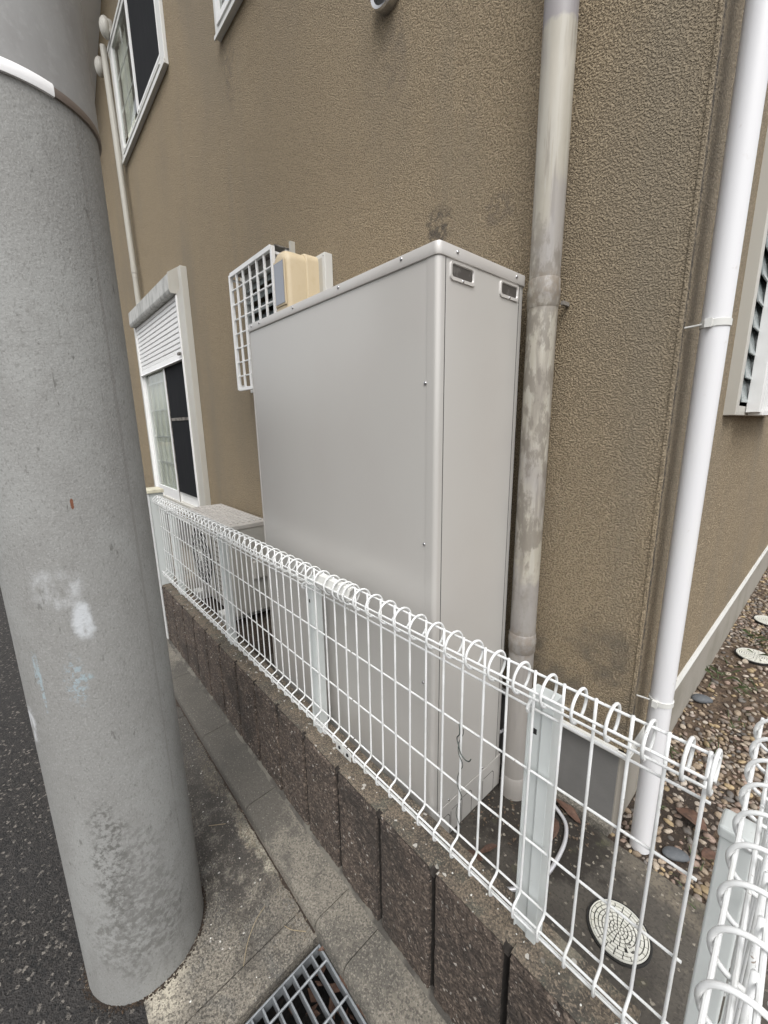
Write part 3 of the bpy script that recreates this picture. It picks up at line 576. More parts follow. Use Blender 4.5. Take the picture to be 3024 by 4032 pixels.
# side panel lies just inside the corner trim, its rear strip and front corner column stand proud
m = MB(); m.box(UX1-.02, UX1+.0008, UY0+.0245, 1.018, .128, UT-.028)
sp = m.build('side_panel', 'unit', un, bevel=.0006)
MB().box(UX1-.0005, UX1+.0002, UY0+.0215, UY0+.0245, .128, UT-.03).build('panel_seam', 'unitgap', un)
MB().box(UX1-.0005, UX1+.0002, 1.018, 1.0212, .128, UT-.03).build('panel_seam', 'unitgap', un)
m = MB(); prf = [(UX1-.030, UY0-.0012)]
for kk in range(9):
    a = math.radians(-90+90*kk/8); prf.append((UX1-rad+(rad+.0008)*math.cos(a), UY0+rad+(rad+.0012)*math.sin(a)))
prf += [(UX1+.0006, UY0+.0212), (UX1-.004, UY0+.0212), (UX1-.03, UY0+.004)]
m.prism(prf, 'z', .0125, UT-.028); m.build('corner_trim', 'unit', un, smooth='auto')
m = MB(); m.prism(rrect(UX0-.003, UX1+.004, UY0-.0045, UY1, rad+.003), 'z', UT-.030, UT-.004)
m.build('top_cap', 'unitcap', un, smooth='auto', bevel=.0018)
MB().box(UX0+.001, UX0+.006, UY0-.0012, UY0+.01, .013, UT-.0305).build('edge_trim', 'unitcap', un)
MB().box(UX1-.018, UX1+.0016, UY0+.022, 1.046, .012, .1265).build('lower_cover', 'unit', un, bevel=.0008)
kn = MB()
def sl(y0, z0, y1, z1, w_=.0011):
    d = Vector((0, y1-y0, z1-z0)).normalized(); n = Vector((0, -d.z, d.y))*w_; x = UX1+.0019
    kn.add([(x, y0-n.y, z0-n.z), (x, y1-n.y, z1-n.z), (x, y1+n.y, z1+n.z), (x, y0+n.y, z0+n.z)], [(0, 1, 2, 3)])
for (a, b, zt) in ((.735, .785, .088), (.790, .835, .092), (.842, .89, .098), (.948, 1.008, .090)):
    sl(b, .014, b, zt-.01); sl(b, zt-.01, b-.008, zt); sl(b-.008, zt, a+.004, zt); sl(a, .014, a, zt-.004)
kn.build('knockout_lines', 'unitgap', un)
def handle(y0, y1, z0, z1):
    m = MB(); x = UX1+.0008; r = .008; P = rrect(y0, y1, z0, z1, r, 4); Q = rrect(y0+.008, y1-.008, z0+.009, z1-.006, .005, 4); Z = rrect(y0+.0065, y1-.0065, z0+.0075, z1-.0045, .006, 4); n = len(P)
    vs = [(x, p[0], p[1]) for p in P]+[(x+.0035, p[0]*.96+.04*(y0+y1)/2, p[1]*.96+.04*(z0+z1)/2) for p in P]+[(x+.003, p[0], p[1]) for p in Z]+[(x+.0004, p[0], p[1]) for p in Q]
    fs = []
    for l in range(3):
        for i in range(n): j = (i+1) % n; fs.append((l*n+i, l*n+j, (l+1)*n+j, (l+1)*n+i))
    h = m.add(vs, fs).build('handle_recess', 'unitcap', un, smooth='auto')
    MB().add([(x+.0006, p[0], p[1]) for p in Q], [tuple(range(n))]).build('recess_opening', 'hole', h)
    screw(h, 'x', (x+.003, (y0+y1)/2+.0, z0+.004), .0035)
def hole_mat():
    m = bpy.data.materials.new('recess_shadow'); return m
M['hole'] = mat('handle_cavity', (.055, .048, .042), .6, [((.14, .13, .12), 25, .5, .56, .5)])
def screw(parent, axis, p, r=.005):
    m = MB(); V, F = ico(2); s_ = np.array([r*.5, r, r]) if axis == 'x' else np.array([r, r*.5, r])
    m.add((V*s_+np.array(p)).tolist(), F.tolist()); return m.build('screw', 'screw', parent, smooth=True)
handle(.741, .829, 1.502, 1.540); handle(.929, 1.013, 1.502, 1.540)
for x, z in ((-1.515, 1.560), (-1.45, 1.560), (-1.211, 1.561), (-.967, 1.561), (-.725, 1.562)): screw(un, 'y', (x, UY0-.0055, z), .0042)
for z in (1.291, .914, .535): screw(un, 'y', (-.653, UY0-.0016, z), .0042)
for y in (.763, .998): screw(un, 'x', (UX1+.005, y, 1.559), .0042)
for y in (.779, .945): screw(un, 'x', (UX1+.0015, y, .137), .0035)
for x in (-1.5, -.68):
    for y in (.76, .99): MB().box(x-.03, x+.03, y-.03, y+.03, .0, .012).build('foot', 'grime', un)
# ------------------------------------------------------------------ electric meter on its board
mb_ = thing('meter_board', 'white edged backing board fixed to the stucco behind the meter', 'board', (-1.7, 1.12, 1.7))
MB().box(-1.80, -1.583, 1.084, 1.124, 1.50, 1.918).build('board_frame', 'alu', mb_, bevel=.003)
MB().box(-1.79, -1.603, 1.0825, 1.0845, 1.50, 1.900).build('board_face', 'alu2', mb_)
screw(mb_, 'y', (-1.593, 1.0835, 1.905), .003)
me_ = thing('electric_meter', 'rounded beige electric meter with a dark window behind the tank unit', 'meter', (-1.69, 1.08, 1.7))
def rbox(x0, x1, z0, z1, y0, y1, r, name, mt_, par, soft=.02):
    P = rrect(x0, x1, z0, z1, r, 6); n = len(P); vs = []; cxx, czz = (x0+x1)/2, (z0+z1)/2; L_ = []
    for k in range(5):
        a = PI/2*k/4; ins = soft*(1-math.sin(a)); yy = y0+soft*(1-math.cos(a))
        L_.append((ins, yy))
    L_.append((0, y1)); 
    for ins, yy in L_:
        fx = 1-ins*2/(x1-x0); fz = 1-ins*2/(z1-z0); vs += [(cxx+(p[0]-cxx)*fx, yy, czz+(p[1]-czz)*fz) for p in P]
    fs = [tuple(range(n))]
    for l in range(len(L_)-1):
        for i in range(n): j = (i+1) % n; fs.append((l*n+i, l*n+j, (l+1)*n+j, (l+1)*n+i))
    return MB().add(vs, fs).build(name, mt_, par, smooth=True)
rbox(-1.752, -1.634, 1.50, 1.915, .926, 1.03, .045, 'cover', 'meter', me_, .028)
rbox(-1.757, -1.629, 1.50, 1.918, 1.022, 1.084, .034, 'base', 'meter', me_, .006)
MB().box(-1.731, -1.641, .9215, .928, 1.700, 1.876).build('window_frame', 'meter', me_, bevel=.002)
MB().box(-1.725, -1.648, .9195, .923, 1.708, 1.868).build('meter_window', 'meterwin', me_)
MB().box(-1.628, -1.615, 1.035, 1.06, 1.725, 1.745).build('seal_lug', 'meter', me_, bevel=.002)
M['acpaint'] = mat('aircon_paint', (.36, .35, .32), .5, [((.30, .29, .265), 12, .45, .7, .5)])
M['actop'] = mat('aircon_top_paint', (.42, .40, .375), .5, [((.34, .325, .30), 14, .45, .7, .6)])
# ------------------------------------------------------------------ air conditioner outdoor unit
ac = thing('air_conditioner', 'pale grey outdoor air conditioner unit behind the fence', 'air conditioner', (-2.71, .95, .05))
AX0, AX1, AY0, AY1, AZ0, AZ1 = -3.10, -2.315, .835, 1.085, .065, .635
MB().box(AX0, AX1, AY0+.004, AY1, AZ0, AZ1-.02).build('casing', 'acpaint', ac, bevel=.006)
m = MB(); m.box(AX0-.004, AX1+.004, AY0-.002, AY1+.004, AZ1-.028, AZ1)
tpn = m.build('top_panel', 'actop', ac, bevel=.004)
m = MB()
for i in range(6): y = AY0+.03+i*.037; m.box(AX0+.05, AX1-.04, y, y+.012, AZ1-.001, AZ1+.007)
m.build('rib', 'actop', tpn, bevel=.002)
fcx, fcz, fr = -2.87, .335, .20
fm_ = MB(); fm_.add([(fcx+fr*math.cos(2*PI*k/40), AY0+.0025, fcz+fr*math.sin(2*PI*k/40)) for k in range(40)], [tuple(range(40))]); fm_.build('fan_opening', 'dark', ac)
fg = MB()
for r_ in (.04, .08, .12, .16, .2): fg.tube([(fcx+r_*math.cos(2*PI*k/32), AY0-.006, fcz+r_*math.sin(2*PI*k/32)) for k in range(32)], .0016, 5, closed=True)
for k in range(12): a = PI*k/12; fg.tube([(fcx-.21*math.cos(a), AY0-.004, fcz-.21*math.sin(a)), (fcx+.21*math.cos(a), AY0-.004, fcz+.21*math.sin(a))], .0014, 5)
fg.build('fan_guard', 'alu', ac)
lb = MB(); 
for i in range(15): lb.box(-2.60, -2.42, AY0-.0005, AY0+.006, .11+i*.032, .115+i*.032)
lb.build('side_louvre', 'grime', ac)
MB().box(-2.64, -2.63, AY0, AY0+.006, .09, .58).build('panel_seam', 'dark', ac)
MB().box(AX1-.004, AX1+.022, .96, 1.06, .28, .40).build('valve_cover', 'acpaint', ac, bevel=.012)
for x in (-2.95, -2.46): MB().box(x-.045, x+.045, .79, 1.11, .0, .062).build('foot', 'alu', ac, bevel=.004)
# ------------------------------------------------------------------ block retaining wall
bw = thing('block_wall', 'low dark brown split-face block wall below the white fence', 'wall', (-1.5, .63, RZ))
BX0, BX1, BY0, BY1, BT = -2.94, -.098, .582, .684, .165
def bnz(x, z):
    return .5*noise.fractal(Vector((x*26, z*26, 1)), 1, 2, 5)+.5*noise.noise(Vector((x*90, z*90, 7)))
xs = []; x = BX1
while x > BX0: xs.append(x); x -= .0045+.0022*(BX1-x)
xs.append(BX0)
joints = [-.111-.1985*i for i in range(0, 15)]
xs = np.array(sorted(set([x for x in xs if min(abs(x-j) for j in joints) > .0125]+[j+q for j in joints for q in (-.0120, -.0100, -.0085, -.007, -.0055, 0, .0055, .007, .0085, .0100, .0120) if BX0 < j+q < BX1]+[BX0, BX1]), reverse=True))
zs = [RZ]+list(np.arange(RZ+.03, BT-.0085, .0065))+[BT-.008, BT-.004]
prof = [('f', z) for z in zs]+[('t', .0), ('t', .004), ('t', .010), ('t', .018), ('t', .028), ('t', .04), ('t', .06), ('t', .08), ('t', BY1-BY0-.004), ('t', BY1-BY0), ('b', BT-.02), ('b', -.02)]
vs = []; fs = []; mi = []
for x in xs:
    dj = min(abs(x-j) for j in joints); gv = min(1, max(0, (.0105-dj)/.0055)); gv = gv*gv*(3-2*gv); ch = max(0, 1-dj/.02)**2*.004
    for kd, q in prof:
        if kd == 'f':
            hz = max(0, 1-abs(q+.040)/.0035)*.35
            dep = .026*gv+.004*hz; ro = bnz(x, q)*.0055*(1-gv)-ch
            y = BY0+dep-ro+.002; 
            if q > BT-.009: y += .0035
            vs.append((x, y, q))
        elif kd == 't':
            f = max(0, 1-q/.03); dep = .022*gv*f; e = .0045*(1 if q == 0 else 0)
            vs.append((x, BY0+q+(.006+dep*.7 if q < .001 else dep*.0)+noise.noise(Vector((x*60, q*60, 2)))*.002*(q < .02), BT-dep-e+noise.fractal(Vector((x*40, q*40, 3)), 1, 2, 3)*.0012))
        else: vs.append((x, BY1, q))
n = len(prof)
for i in range(len(xs)-1):
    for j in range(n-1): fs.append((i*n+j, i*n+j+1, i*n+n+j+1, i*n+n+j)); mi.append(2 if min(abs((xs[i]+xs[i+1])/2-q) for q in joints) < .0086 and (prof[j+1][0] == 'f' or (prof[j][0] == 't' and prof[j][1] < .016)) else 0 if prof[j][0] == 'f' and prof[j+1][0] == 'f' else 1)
fs.append(tuple(range(n))); mi.append(1); fs.append(tuple(range((len(xs)-1)*n, len(xs)*n))[::-1]); mi.append(0)
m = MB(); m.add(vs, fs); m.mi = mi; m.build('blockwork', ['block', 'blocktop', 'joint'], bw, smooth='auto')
# ------------------------------------------------------------------ mesh fences
def fence(name, label, o, d, s0, s1, s_list, ring_s, segs, posts, hook=True):
    """o origin (x,y) at s=0, d unit direction, street side = n<0"""
    d = Vector((d[0], d[1])).normalized(); nn = Vector((-d.y, d.x))
    def P(s, n_, z): return (o[0]+d.x*s+nn.x*n_, o[1]+d.y*s+nn.y*n_, z)
    t = thing(name, label, 'fence', P((s0+s1)/2, 0, .165))
    ZC = .750; RR = .0285
    rails = [('top_rail', .004, .7700), ('top_rail', .0240, .7560), ('top_rail', -.0235, .7515), ('top_rail', -.0085, .7270), ('rail', .0045, .698), ('rail', .0045, .568), ('rail', .0045, .413), ('rail', .0045, .281),
             ('bottom_rail', -.0215, .2655), ('bottom_rail', -.0205, .2475), ('bottom_rail', -.0125, .2395)]
    for (a, b) in segs:
        for nm, n_, z in rails: MB().tube([P(a, n_, z), P(b, n_, z)], .0023, 8).build(nm, 'fence', t, smooth='auto')
        vw = MB(); rg_ = MB()
        for s in s_list:
            if not a <= s <= b: continue
            j = random.uniform(-.0006, .0006)
            pts = [P(s+j, 0, .7765), P(s, 0, .6), P(s, 0, .45), P(s, 0, .292), P(s, -.0015, .283), P(s, -.005, .2785), P(s, -.020, .272), P(s, -.0245, .2675), P(s, -.0262, .262), P(s, -.0262, .248), P(s, -.0245, .2425), P(s, -.019, .2375), P(s, -.011, .2345)]
            MB().tube(pts, .0026, 8).build('upright_wire', 'fence', t, smooth=True)
        for s in ring_s:
            if not a <= s <= b: continue
            pts = [P(s, -RR*math.cos(q), ZC+RR*math.sin(q)) for q in [math.radians(v) for v in range(-88, 243, 11)]]
            MB().tube(pts, .0026, 8).build('top_loop', 'fence', t, smooth=True)
    for s in posts:
        # folded channel: flat web with a raised rib and two flanges
        W2 = .024; pr = [(-W2, .0135), (-W2, .045), (W2, .045), (W2, .013), (.004, .013), (.000, .0185), (-.0205, .0185), (-.0215, .0135)]
        poly = [(o[0]+d.x*(s+a_)+nn.x*b_, o[1]+d.y*(s+a_)+nn.y*b_) for a_, b_ in pr]
        po = MB().prism(poly, 'z', .160, .722).build('post', 'post', t, bevel=.0012)
        q0, q1 = P(s-.014, .0125, .62), P(s-.006, .0125, .634)
        MB().add([P(s-.0130, .0181, .636), P(s-.0060, .0181, .636), P(s-.0060, .0181, .648), P(s-.0130, .0181, .648)], [(0, 1, 2, 3)]).build('slot', 'dark', po)
        cl_ = MB(); cl_.tube([P(s-.016, .020, .706), P(s-.016, .006, .706), P(s-.016, -.001, .703), P(s-.016, -.003, .698), P(s-.016, -.001, .692), P(s-.016, .005, .689)], .0036, 8)
        poly = [(o[0]+d.x*(s+a_)+nn.x*b_, o[1]+d.y*(s+a_)+nn.y*b_) for a_, b_ in ((-.023, .013), (-.023, .044), (.023, .044), (.023, .013), (.010, .006), (-.010, .006))]
        cl_.build('clamp', 'fence', po, smooth='auto')
    return t, P
sl1 = [-.060, -.106, -.152, -.203, -.254, -.305]+[-.3575-.0515*i for i in range(10)]
r1 = [-.0535, -.083, -.129, -.178, -.2285, -.2795]+[-.331-.0515*i for i in range(10)]
sl1b = [-.872-.0515*i for i in range(40)]; r1b = [-.840, -.863, -.889]+[-.931-.0515*i for i in range(39)]
ft, FP = fence('mesh_fence', 'long white welded mesh fence standing on the block wall', (0, .6177), (1, 0), -2.9, -.05, sl1+[v for v in sl1b if v > -2.92], r1+[v for v in r1b if v > -2.93],
               [(-.852, -.052), (-2.93, -.859)], [-.298, -1.085, -1.875, -2.70])
m = MB(); pr = [(-.017, .742), (-.010, .768), (.004, .772), (.016, .764), (.015, .758), (.004, .766), (-.007, .763), (-.013, .742)]
m.prism([(.6177+a_, b_) for a_, b_ in pr], 'x', -1.0, -.835); m.prism([(.6177-.016, .735), (.6177+.012, .735), (.6177+.012, .738), (.6177-.016, .738)], 'x', -1.0, -.835)
m.prism([(.6177-.017, .735), (.6177-.014, .735), (.6177-.014, .75), (.6177-.017, .75)], 'x', -1.0, -.835)
m.build('joint_sleeve', 'alu', ft)
m = MB(); m.box(-.905, -.870, .5885, .5905, .236, .268); m.box(-.866, -.83, .5885, .5905, .236, .268); j_ = m.build('bottom_joint_plate', 'alu', ft, bevel=.001)
m = MB()
for x in (-.885, -.845):
    V, F = ico(2); m.add((V*np.array([.006, .003, .006])+np.array([x, .5880, .252])).tolist(), F.tolist())
m.build('bolt', 'dark', j_, smooth=True)
# second fence, running towards the viewer at the right
s2 = [-.06+.0515*i for i in range(16)]; rr2 = [-.034+.0515*i for i in range(16)]
ft2, FP2 = fence('mesh_fence', 'short white welded mesh fence running towards the viewer at the bottom right', (.000, .722), (.034, -1), -.07, .75, s2, rr2, [(-.07, .10-.004), (.10, .75)], [])
ep = thing('gate_post', 'square pale grey post with a flat cap in the bottom right corner', 'post', (-.022, .672, -.02))
MB().box(-.0400, -.0035, .653, .690, -.02, .632).build('post', 'post', ep, bevel=.003, segs=3)
MB().box(-.0430, -.001, .650, .693, .630, .650).build('post_cap', 'post', ep, bevel=.005, segs=3)
fp = thing('end_post', 'tall white square post with a cream cap at the far end of the fence', 'post', (-3.0, .61, RZ))
MB().box(-3.06, -2.945, .582, .664, RZ, .79).build('post', 'post', fp, bevel=.003)
MB().box(-3.065, -2.94, .5775, .5815, RZ, .79).build('white_edge', 'fence', fp)
MB().box(-3.075, -2.93, .568, .668, .791, .814).build('post_cap', 'twcap', fp, bevel=.003) if False else None
M['capcream'] = mat('cream_cap', (.62, .59, .46), .6, [((.45, .42, .33), 30, .45, .7, .6)])
MB().box(-3.075, -2.93, .568, .668, .791, .814).build('post_cap', 'capcream', fp, bevel=.003)
# ------------------------------------------------------------------ utility pole
pl = thing('utility_pole', 'thick grey concrete utility pole with chalk and paint marks', 'pole', (-1.215, .078, -.335))
PZ = lambda z: 1.2+(z-1.2)*PK
zz = [-.42, -.345, -.33, -.2, 0, .5, 1, 1.5, 1.9, 3, 5]
MB().lathe([(PK*(.1605-.0012*(z+.29)), z) for z in zz], PC, 96).build('shaft', 'pole', pl, smooth='auto')
def band(prof, name, m_, g0=None, g1=None, label=None):
    args = () if g0 is None else (60, math.radians(g0), math.radians(g1))
    MB().lathe([(r*PK, PZ(z)) for r, z in prof], PC, *(args or (96,))).build(name, m_, pl, smooth='auto', label=label)
band([(.158, 1.838), (.1615, 1.838), (.1625, 1.845), (.1625, 5), (.158, 5)], 'wrap_sheet', 'sheet', label='grey sheet wrapped round the upper pole')
band([(.158, 1.820), (.1645, 1.820), (.1655, 1.826), (.1655, 1.837), (.1628, 1.842)], 'wrap_edge', 'whitestrip', -120, 25.5, 'bright white lower edge of the wrap')
band([(.158, 1.822), (.1636, 1.822), (.1642, 1.827), (.1642, 1.834), (.1628, 1.838)], 'wrap_edge', 'brownmetal', 25.5, 140, 'brown lower edge of the wrap')
# ------------------------------------------------------------------ drain grating
gt = thing('drain_grating', 'galvanised steel drain grating set in the gutter', 'grating', (-.58, .3, RZ))
GX0, GX1, Y0, Y1, GT = -.822, -.310, .172, .446, RZ-.004
fr_ = MB(); fr_.box(GX0, GX1, Y1-.006, Y1, GT-.032, GT); fr_.box(GX0, GX1, Y0, Y0+.006, GT-.032, GT); fr_.box(GX0, GX0+.005, Y0+.0065, Y1-.0065, GT-.032, GT); fr_.box(GX1-.005, GX1, Y0+.0065, Y1-.0065, GT-.032, GT)
fr_.build('frame', 'steel', gt, bevel=.001)
nb = 9
for i in range(1, nb): y = Y0+(Y1-Y0)*i/nb; MB().box(GX0+.0055, GX1-.0055, y-.0024, y+.0024, GT-.032, GT-.0005).build('bar', 'steel', gt, bevel=.0008)
for i in range(5): x = GX0+.046+.1*i; MB().tube([(x, Y0+.005, GT-.001), (x, Y1-.005, GT-.001)], .0036, 8).build('cross_rod', 'steel', gt, smooth='auto')
pt = MB(); pt.box(gx[0], gx[1], gyy[0], gyy[1], RZ-.25, RZ-.0795)
pt.f = [f for i, f in enumerate(pt.f) if i != 1]; pt.mi = pt.mi[:len(pt.f)]
struct(pt.build('drain_pit', 'pit'))
# ------------------------------------------------------------------ round drain covers
def cover(c, r, label, detail=True):
    t = thing('drain_cover', label, 'drain cover', (c[0], c[1], 0), 'round plastic drain covers'); z = .004
    MB().lathe([(0, z), (r, z), (r, z-.02)], c, 64).build('lid', 'lidblack', t)
    MB().lathe([(r*.955, z), (r*.955, z+.0032), (r*.99, z+.0036), (r*1.0, z+.0015), (r*1.0, z)], c, 64).build('rim', 'lidcream', t, smooth='auto')
    MB().lathe([(r*1.03, z-.003), (r*1.03, z+.001), (r*1.08, z+.001), (r*1.085, z-.004)], c, 64).build('seat_ring', 'lidblack', t)
    if detail:
        rows = [(0, .045, 1), (.07, .165, 7), (.195, .285, 12), (.32, .415, 14), (.45, .54, 16), (.575, .67, 17), (.705, .80, 18), (.835, .93, 20)]; br = MB()
        for i, (a, b, n_) in enumerate(rows):
            for k in range(n_):
                gp_ = .017/((a+b)/2) if n_ > 1 else 0; gp_ = min(gp_, .28*2*PI/n_) if n_ > 1 else 0; q0 = 2*PI*k/n_+(i % 2)*PI/n_+gp_; q1 = 2*PI*(k+1)/n_+(i % 2)*PI/n_-gp_
                md = (q0+q1)/2; px_, py_ = math.cos(md)*(a+b)/2, math.sin(md)*(a+b)/2
                if ((px_-.62)/.30)**2+((py_+.38)/.2)**2 < .55: continue
                ns = 4; vs = []
                for r_, zq in ((a, 0), (a, .0028), (b, .0028), (b, 0)):
                    for u in range(ns+1): q = q0+(q1-q0)*u/ns; vs.append((c[0]+r*r_*math.cos(q), c[1]+r*r_*math.sin(q), z+zq))
                m_ = ns+1; fs = []
                for l in range(3):
                    for u in range(ns): fs.append((l*m_+u, l*m_+u+1, (l+1)*m_+u+1, (l+1)*m_+u))
                fs.append((0, m_, 2*m_, 3*m_)); fs.append((ns, m_+ns, 2*m_+ns, 3*m_+ns)); br.add(vs, fs)
        br.build('raised_pattern', 'lidcream', t)
        # oval name plate and lettering
        ca, sa = math.cos(-.55), math.sin(-.55); vs = []
        ov = []
        for k in range(32):
            u, v = .25*math.cos(2*PI*k/32), .155*math.sin(2*PI*k/32); ov.append((c[0]+r*(.60+u*ca-v*sa), c[1]+r*(-.37+u*sa+v*ca)))
        MB().prism(ov, 'z', z, z+.0018).build('oval_plate', 'lidcream', t)
    return t
nc = cover((-.196, .906), .064, 'white patterned round drain cover in the dark yard slab')
tx = bpy.data.curves.new('lid_letters', 'FONT'); tx.body = 'おすい'; tx.size = .0125; tx.align_x = 'CENTER'; tx.align_y = 'CENTER'; tx.extrude = .0006; tx.materials.append(M['lidblack'])
to0 = bpy.data.objects.new('letters', tx); COL.objects.link(to0); dg = bpy.context.evaluated_depsgraph_get(); lme = bpy.data.meshes.new_from_object(to0.evaluated_get(dg)); bpy.data.objects.remove(to0)
to = bpy.data.objects.new('lid_letters', lme); COL.objects.link(to); to.parent = nc; to.location = (.64*.060, -.385*.060, .0064); to.rotation_euler = (0, 0, -.55)
cover((-.165, 2.69), .072, 'white round drain cover lying in the gravel, the nearer of the two')
cover((-.16, 3.25), .072, 'white round drain cover in the gravel farther back along the side wall')
# ------------------------------------------------------------------ flexible hose
hs_ = thing('flexible_hose', 'silver corrugated flexible hose curling across the yard slab', 'hose', (-.4, 1.0, .01))
hp = [(-.635, 1.03, .20), (-.612, 1.10, .19), (-.58, 1.118, .12), (-.53, 1.118, .05), (-.482, 1.107, .018), (-.445, 1.097, .014), (-.402, 1.070, .012), (-.379, 1.02, .012), (-.370, .96, .012), (-.369, .902, .012), (-.378, .857, .012), (-.405, .80, .012), (-.44, .76, .012)]
def spline(pts, k=14):
    P = [Vector(p) for p in pts]; out = []
    for i in range(len(P)-1):
        p0, p1, p2, p3 = P[max(i-1, 0)], P[i], P[i+1], P[min(i+2, len(P)-1)]
        for j in range(k):
            t = j/k; out.append(.5*((2*p1)+(p2-p0)*t+(2*p0-5*p1+4*p2-p3)*t*t+(3*p1-p0-3*p2+p3)*t**3))
    out.append(P[-1]); return out
sp_ = spline(hp, 22); MB().tube(sp_, [.0060 if i % 2 else .0048 for i in range(len(sp_))], 12).build('hose_body', 'hose', hs_, smooth=True)
# ------------------------------------------------------------------ binding wire on the fence
bwr = spline([(-.4605+.006*math.cos(i*1.5), .6177+.006*math.sin(i*1.5), .565-.02*i) for i in range(14)], 6)
hk = spline([(-.462, .612, .578), (-.456, .606, .560), (-.463, .607, .545), (-.455, .604, .530), (-.450, .604, .517), (-.438, .603, .511), (-.428, .603, .513), (-.423, .603, .522)], 6)
o = MB().tube(bwr, .0009, 6).tube(hk, .0013, 6).build('binding_wire', 'wire', smooth=True); tag(o, 'thin dark twisted wire wound round an upright of the fence', 'wire')
# ------------------------------------------------------------------ dead leaves, stems, chips, weeds
def leaf(loc, ln, wd, ang_, label, col='leaf', curl=.25, tilt=.1):
    n = 8; vs = []; fs = []; rgn = random.Random(int(abs(loc[0]*1e4)+abs(loc[1]*1e4)))
    for i in range(n+1):
        t = i/n; w_ = wd*math.sin(PI*min(t*1.02, 1))**.7*(1-.15*rgn.random()); 
        for j in (-1, -.5, 0, .5, 1):
            u = (t-.5)*ln; v = j*w_/2; z = curl*ln*(abs(j)**2*.35)*math.sin(PI*t)+.12*ln*math.sin(t*5+loc[0]*90)*.4+.004
            vs.append((u, v, z))
    for i in range(n):
        for j in range(4): a = i*5+j; fs.append((a, a+1, a+6, a+5))
    ca, sa = math.cos(ang_), math.sin(ang_)
    vs = [(loc[0]+x*ca-y*sa, loc[1]+x*sa+y*ca, loc[2]+z+x*tilt*.3) for x, y, z in vs]
    o = MB().add(vs, fs).build('dead_leaf', col, smooth=True); so_ = o.modifiers.new('t', 'SOLIDIFY'); so_.thickness = .0006
    tag(o, label, 'leaf'); return o
leaf((-.418, 1.120, .004), .10, .036, -.25, 'long brown dead leaf lying along the foot of the foundation')
leaf((-.425, 1.03, .004), .085, .045, -1.2, 'broad brown dead leaf inside the curve of the silver hose')
leaf((-.515, .835, .004), .06, .02, 1.1, 'narrow brown dead leaf on the slab near the corner of the tank unit')
leaf((-.53, .79, .004), .05, .03, .2, 'small dark brown leaf on the slab behind the block wall')
leaf((-.15, 1.36, .014), .09, .055, -.3, 'reddish brown dead leaf resting on the pebbles')
leaf((-.09, 1.27, .012), .045, .035, .9, 'small russet leaf on the pebbles near the capped post')
for i, (x, y, a, lab) in enumerate([(-.80, .455, 1.1, 'brown leaf wedged beside the corner of the grating'), (-.70, .45, .1, 'brown leaf fragment between grating and kerb'), (-.62, .452, .2, 'dry brown leaf strip along the kerb side of the grating')]):
    leaf((x, y, RZ-.006), .05, .014, a, lab)
r_ = random.Random(21); rs = []  # ring of dark specks added as the pole's contact shade
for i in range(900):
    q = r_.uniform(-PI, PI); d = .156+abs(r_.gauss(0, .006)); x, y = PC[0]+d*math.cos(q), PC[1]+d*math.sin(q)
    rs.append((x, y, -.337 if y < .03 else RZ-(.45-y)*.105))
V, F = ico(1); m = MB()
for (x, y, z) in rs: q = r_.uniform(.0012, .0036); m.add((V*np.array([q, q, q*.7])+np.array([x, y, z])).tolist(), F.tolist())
o = m.build('pole_contact_shade', 'dirt'); o['kind'] = 'stuff'; o['label'] = 'dark specks round the foot of the pole standing in for its contact shadow'
rl = random.Random(11); lf_ = MB()
for i in range(120):
    x, y = rl.uniform(-.83, -.34), rl.uniform(.17, .45); s_ = rl.uniform(.012, .028); a = rl.uniform(0, 6); q = rl.uniform(-.5, .5); z = RZ-rl.uniform(.045, .10)
    lf_.add([(x+s_*math.cos(a), y+s_*math.sin(a), z), (x-.4*s_*math.sin(a), y+.4*s_*math.cos(a), z+s_*q), (x-s_*math.cos(a), y-s_*math.sin(a), z+s_*.3), (x+.4*s_*math.sin(a), y-.4*s_*math.cos(a), z-s_*q)], [(0, 1, 2, 3)])
o = lf_.build('leaf_litter', 'leaf'); o['kind'] = 'stuff'; o['label'] = 'brown leaf litter lying in the pit under the grating'
lf_ = MB()
for i in range(260):
    x, y = rl.uniform(-.62, -.33), rl.uniform(.86, 1.125); 
    if rl.random() > .25+.75*(y-.86)/.26: continue
    s_ = rl.uniform(.002, .008); a = rl.uniform(0, 6); z = .003+rl.uniform(0, .004)
    lf_.add([(x+s_*math.cos(a), y+s_*math.sin(a), z), (x-.5*s_*math.sin(a), y+.5*s_*math.cos(a), z+s_*.4), (x-s_*math.cos(a), y-s_*math.sin(a), z), (x+.5*s_*math.sin(a), y-.5*s_*math.cos(a), z+.1*s_)], [(0, 1, 2, 3)])
o = lf_.build('leaf_debris', 'twigd'); o['kind'] = 'stuff'; o['label'] = 'crumbled leaf debris on the dark slab by the downpipe'
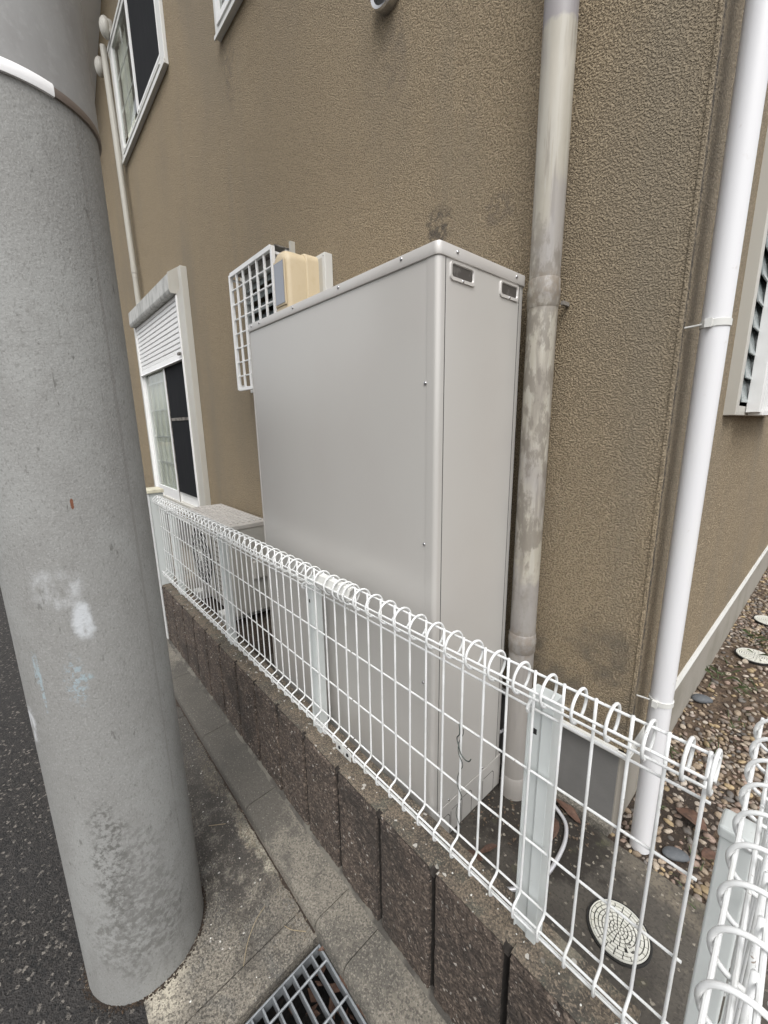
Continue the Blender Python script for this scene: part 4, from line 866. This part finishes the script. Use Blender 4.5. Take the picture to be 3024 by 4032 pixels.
# grit and debris scattered over the gutter, kerb edge and wall top
def scatter(name, label, mt_, spots, smin, smax, seed):
    r_ = random.Random(seed); V, F = ico(1); m = MB()
    for (x, y, z) in spots:
        s_ = r_.uniform(smin, smax); sc_ = np.array([s_*r_.uniform(.7, 1.3), s_*r_.uniform(.7, 1.3), s_*.6]); m.add((V*sc_+np.array([x, y, z+s_*.3])).tolist(), F.tolist())
    o = m.build(name, mt_); o['kind'] = 'stuff'; o['label'] = label
r_ = random.Random(4)
sp1 = [(r_.uniform(-1.9, -.85), .446-abs(r_.gauss(0, .02)), RZ) for i in range(520)]+[(r_.uniform(-2, -.87), r_.uniform(.05, .44), RZ) for i in range(260)]
scatter('grit', 'loose grit gathered along the kerb in the gutter', 'grit', sp1, .0008, .0032, 2)
sp2 = [(r_.uniform(-2.4, -.12), r_.uniform(.60, .68), BT) for i in range(60)]+[(r_.uniform(-1.3, -.87), r_.uniform(.1, .43), RZ) for i in range(9)]
scatter('white_chips', 'tiny white chips scattered on wall top and gutter', 'white_grit', sp2, .0010, .0026, 3)
for i, (p, lab) in enumerate([([(-1.02, .37, RZ+.004), (-1.0, .33, RZ+.012), (-.97, .29, RZ+.006), (-.93, .26, RZ+.003)], 'long pale dry stem lying in the gutter'),
                              ([(-1.42, .33, RZ+.004), (-1.38, .38, RZ+.004)], 'short pale twig lying beside the pole'),
                              ([(-.87, .43, RZ+.004), (-.90, .40, RZ+.010), (-.93, .39, RZ+.003)], 'thin dry stem by the corner of the grating')]):
    o = MB().tube(spline(p, 8), .0011, 5).build('dry_stem', 'twig', smooth=True); tag(o, lab, 'stem')
wd = MB(); r_ = random.Random(9)
for (cx0, cy0, n_, h_) in ((-.262, 1.62, 26, .02), (-.25, 2.35, 40, .035), (-.14, 2.3, 34, .03), (-.10, 1.235, 22, .014), (-.12, 2.0, 26, .02), (-.2, 2.9, 40, .04), (-.07, 1.16, 14, .012), (-.18, 1.75, 20, .02), (-.245, 1.32, 12, .012)):
    for i in range(n_//2):
        x, y = cx0+r_.gauss(0, .022), cy0+r_.gauss(0, .06); a = r_.uniform(0, 6); l_ = h_*r_.uniform(.5, 1.5); w_ = .0020
        if x < -.29: continue
        wd.add([(x-w_*math.sin(a), y+w_*math.cos(a), 0.004), (x+w_*math.sin(a), y-w_*math.cos(a), .004), (x+l_*.8*math.cos(a)+w_*math.sin(a), y+l_*.8*math.sin(a), .004+l_*.6), (x+l_*1.2*math.cos(a), y+l_*1.2*math.sin(a), .006+l_*.5)], [(0, 1, 2, 3)])
o = wd.build('weeds', 'green'); o['kind'] = 'stuff'; o['label'] = 'small green weeds growing between the pebbles'
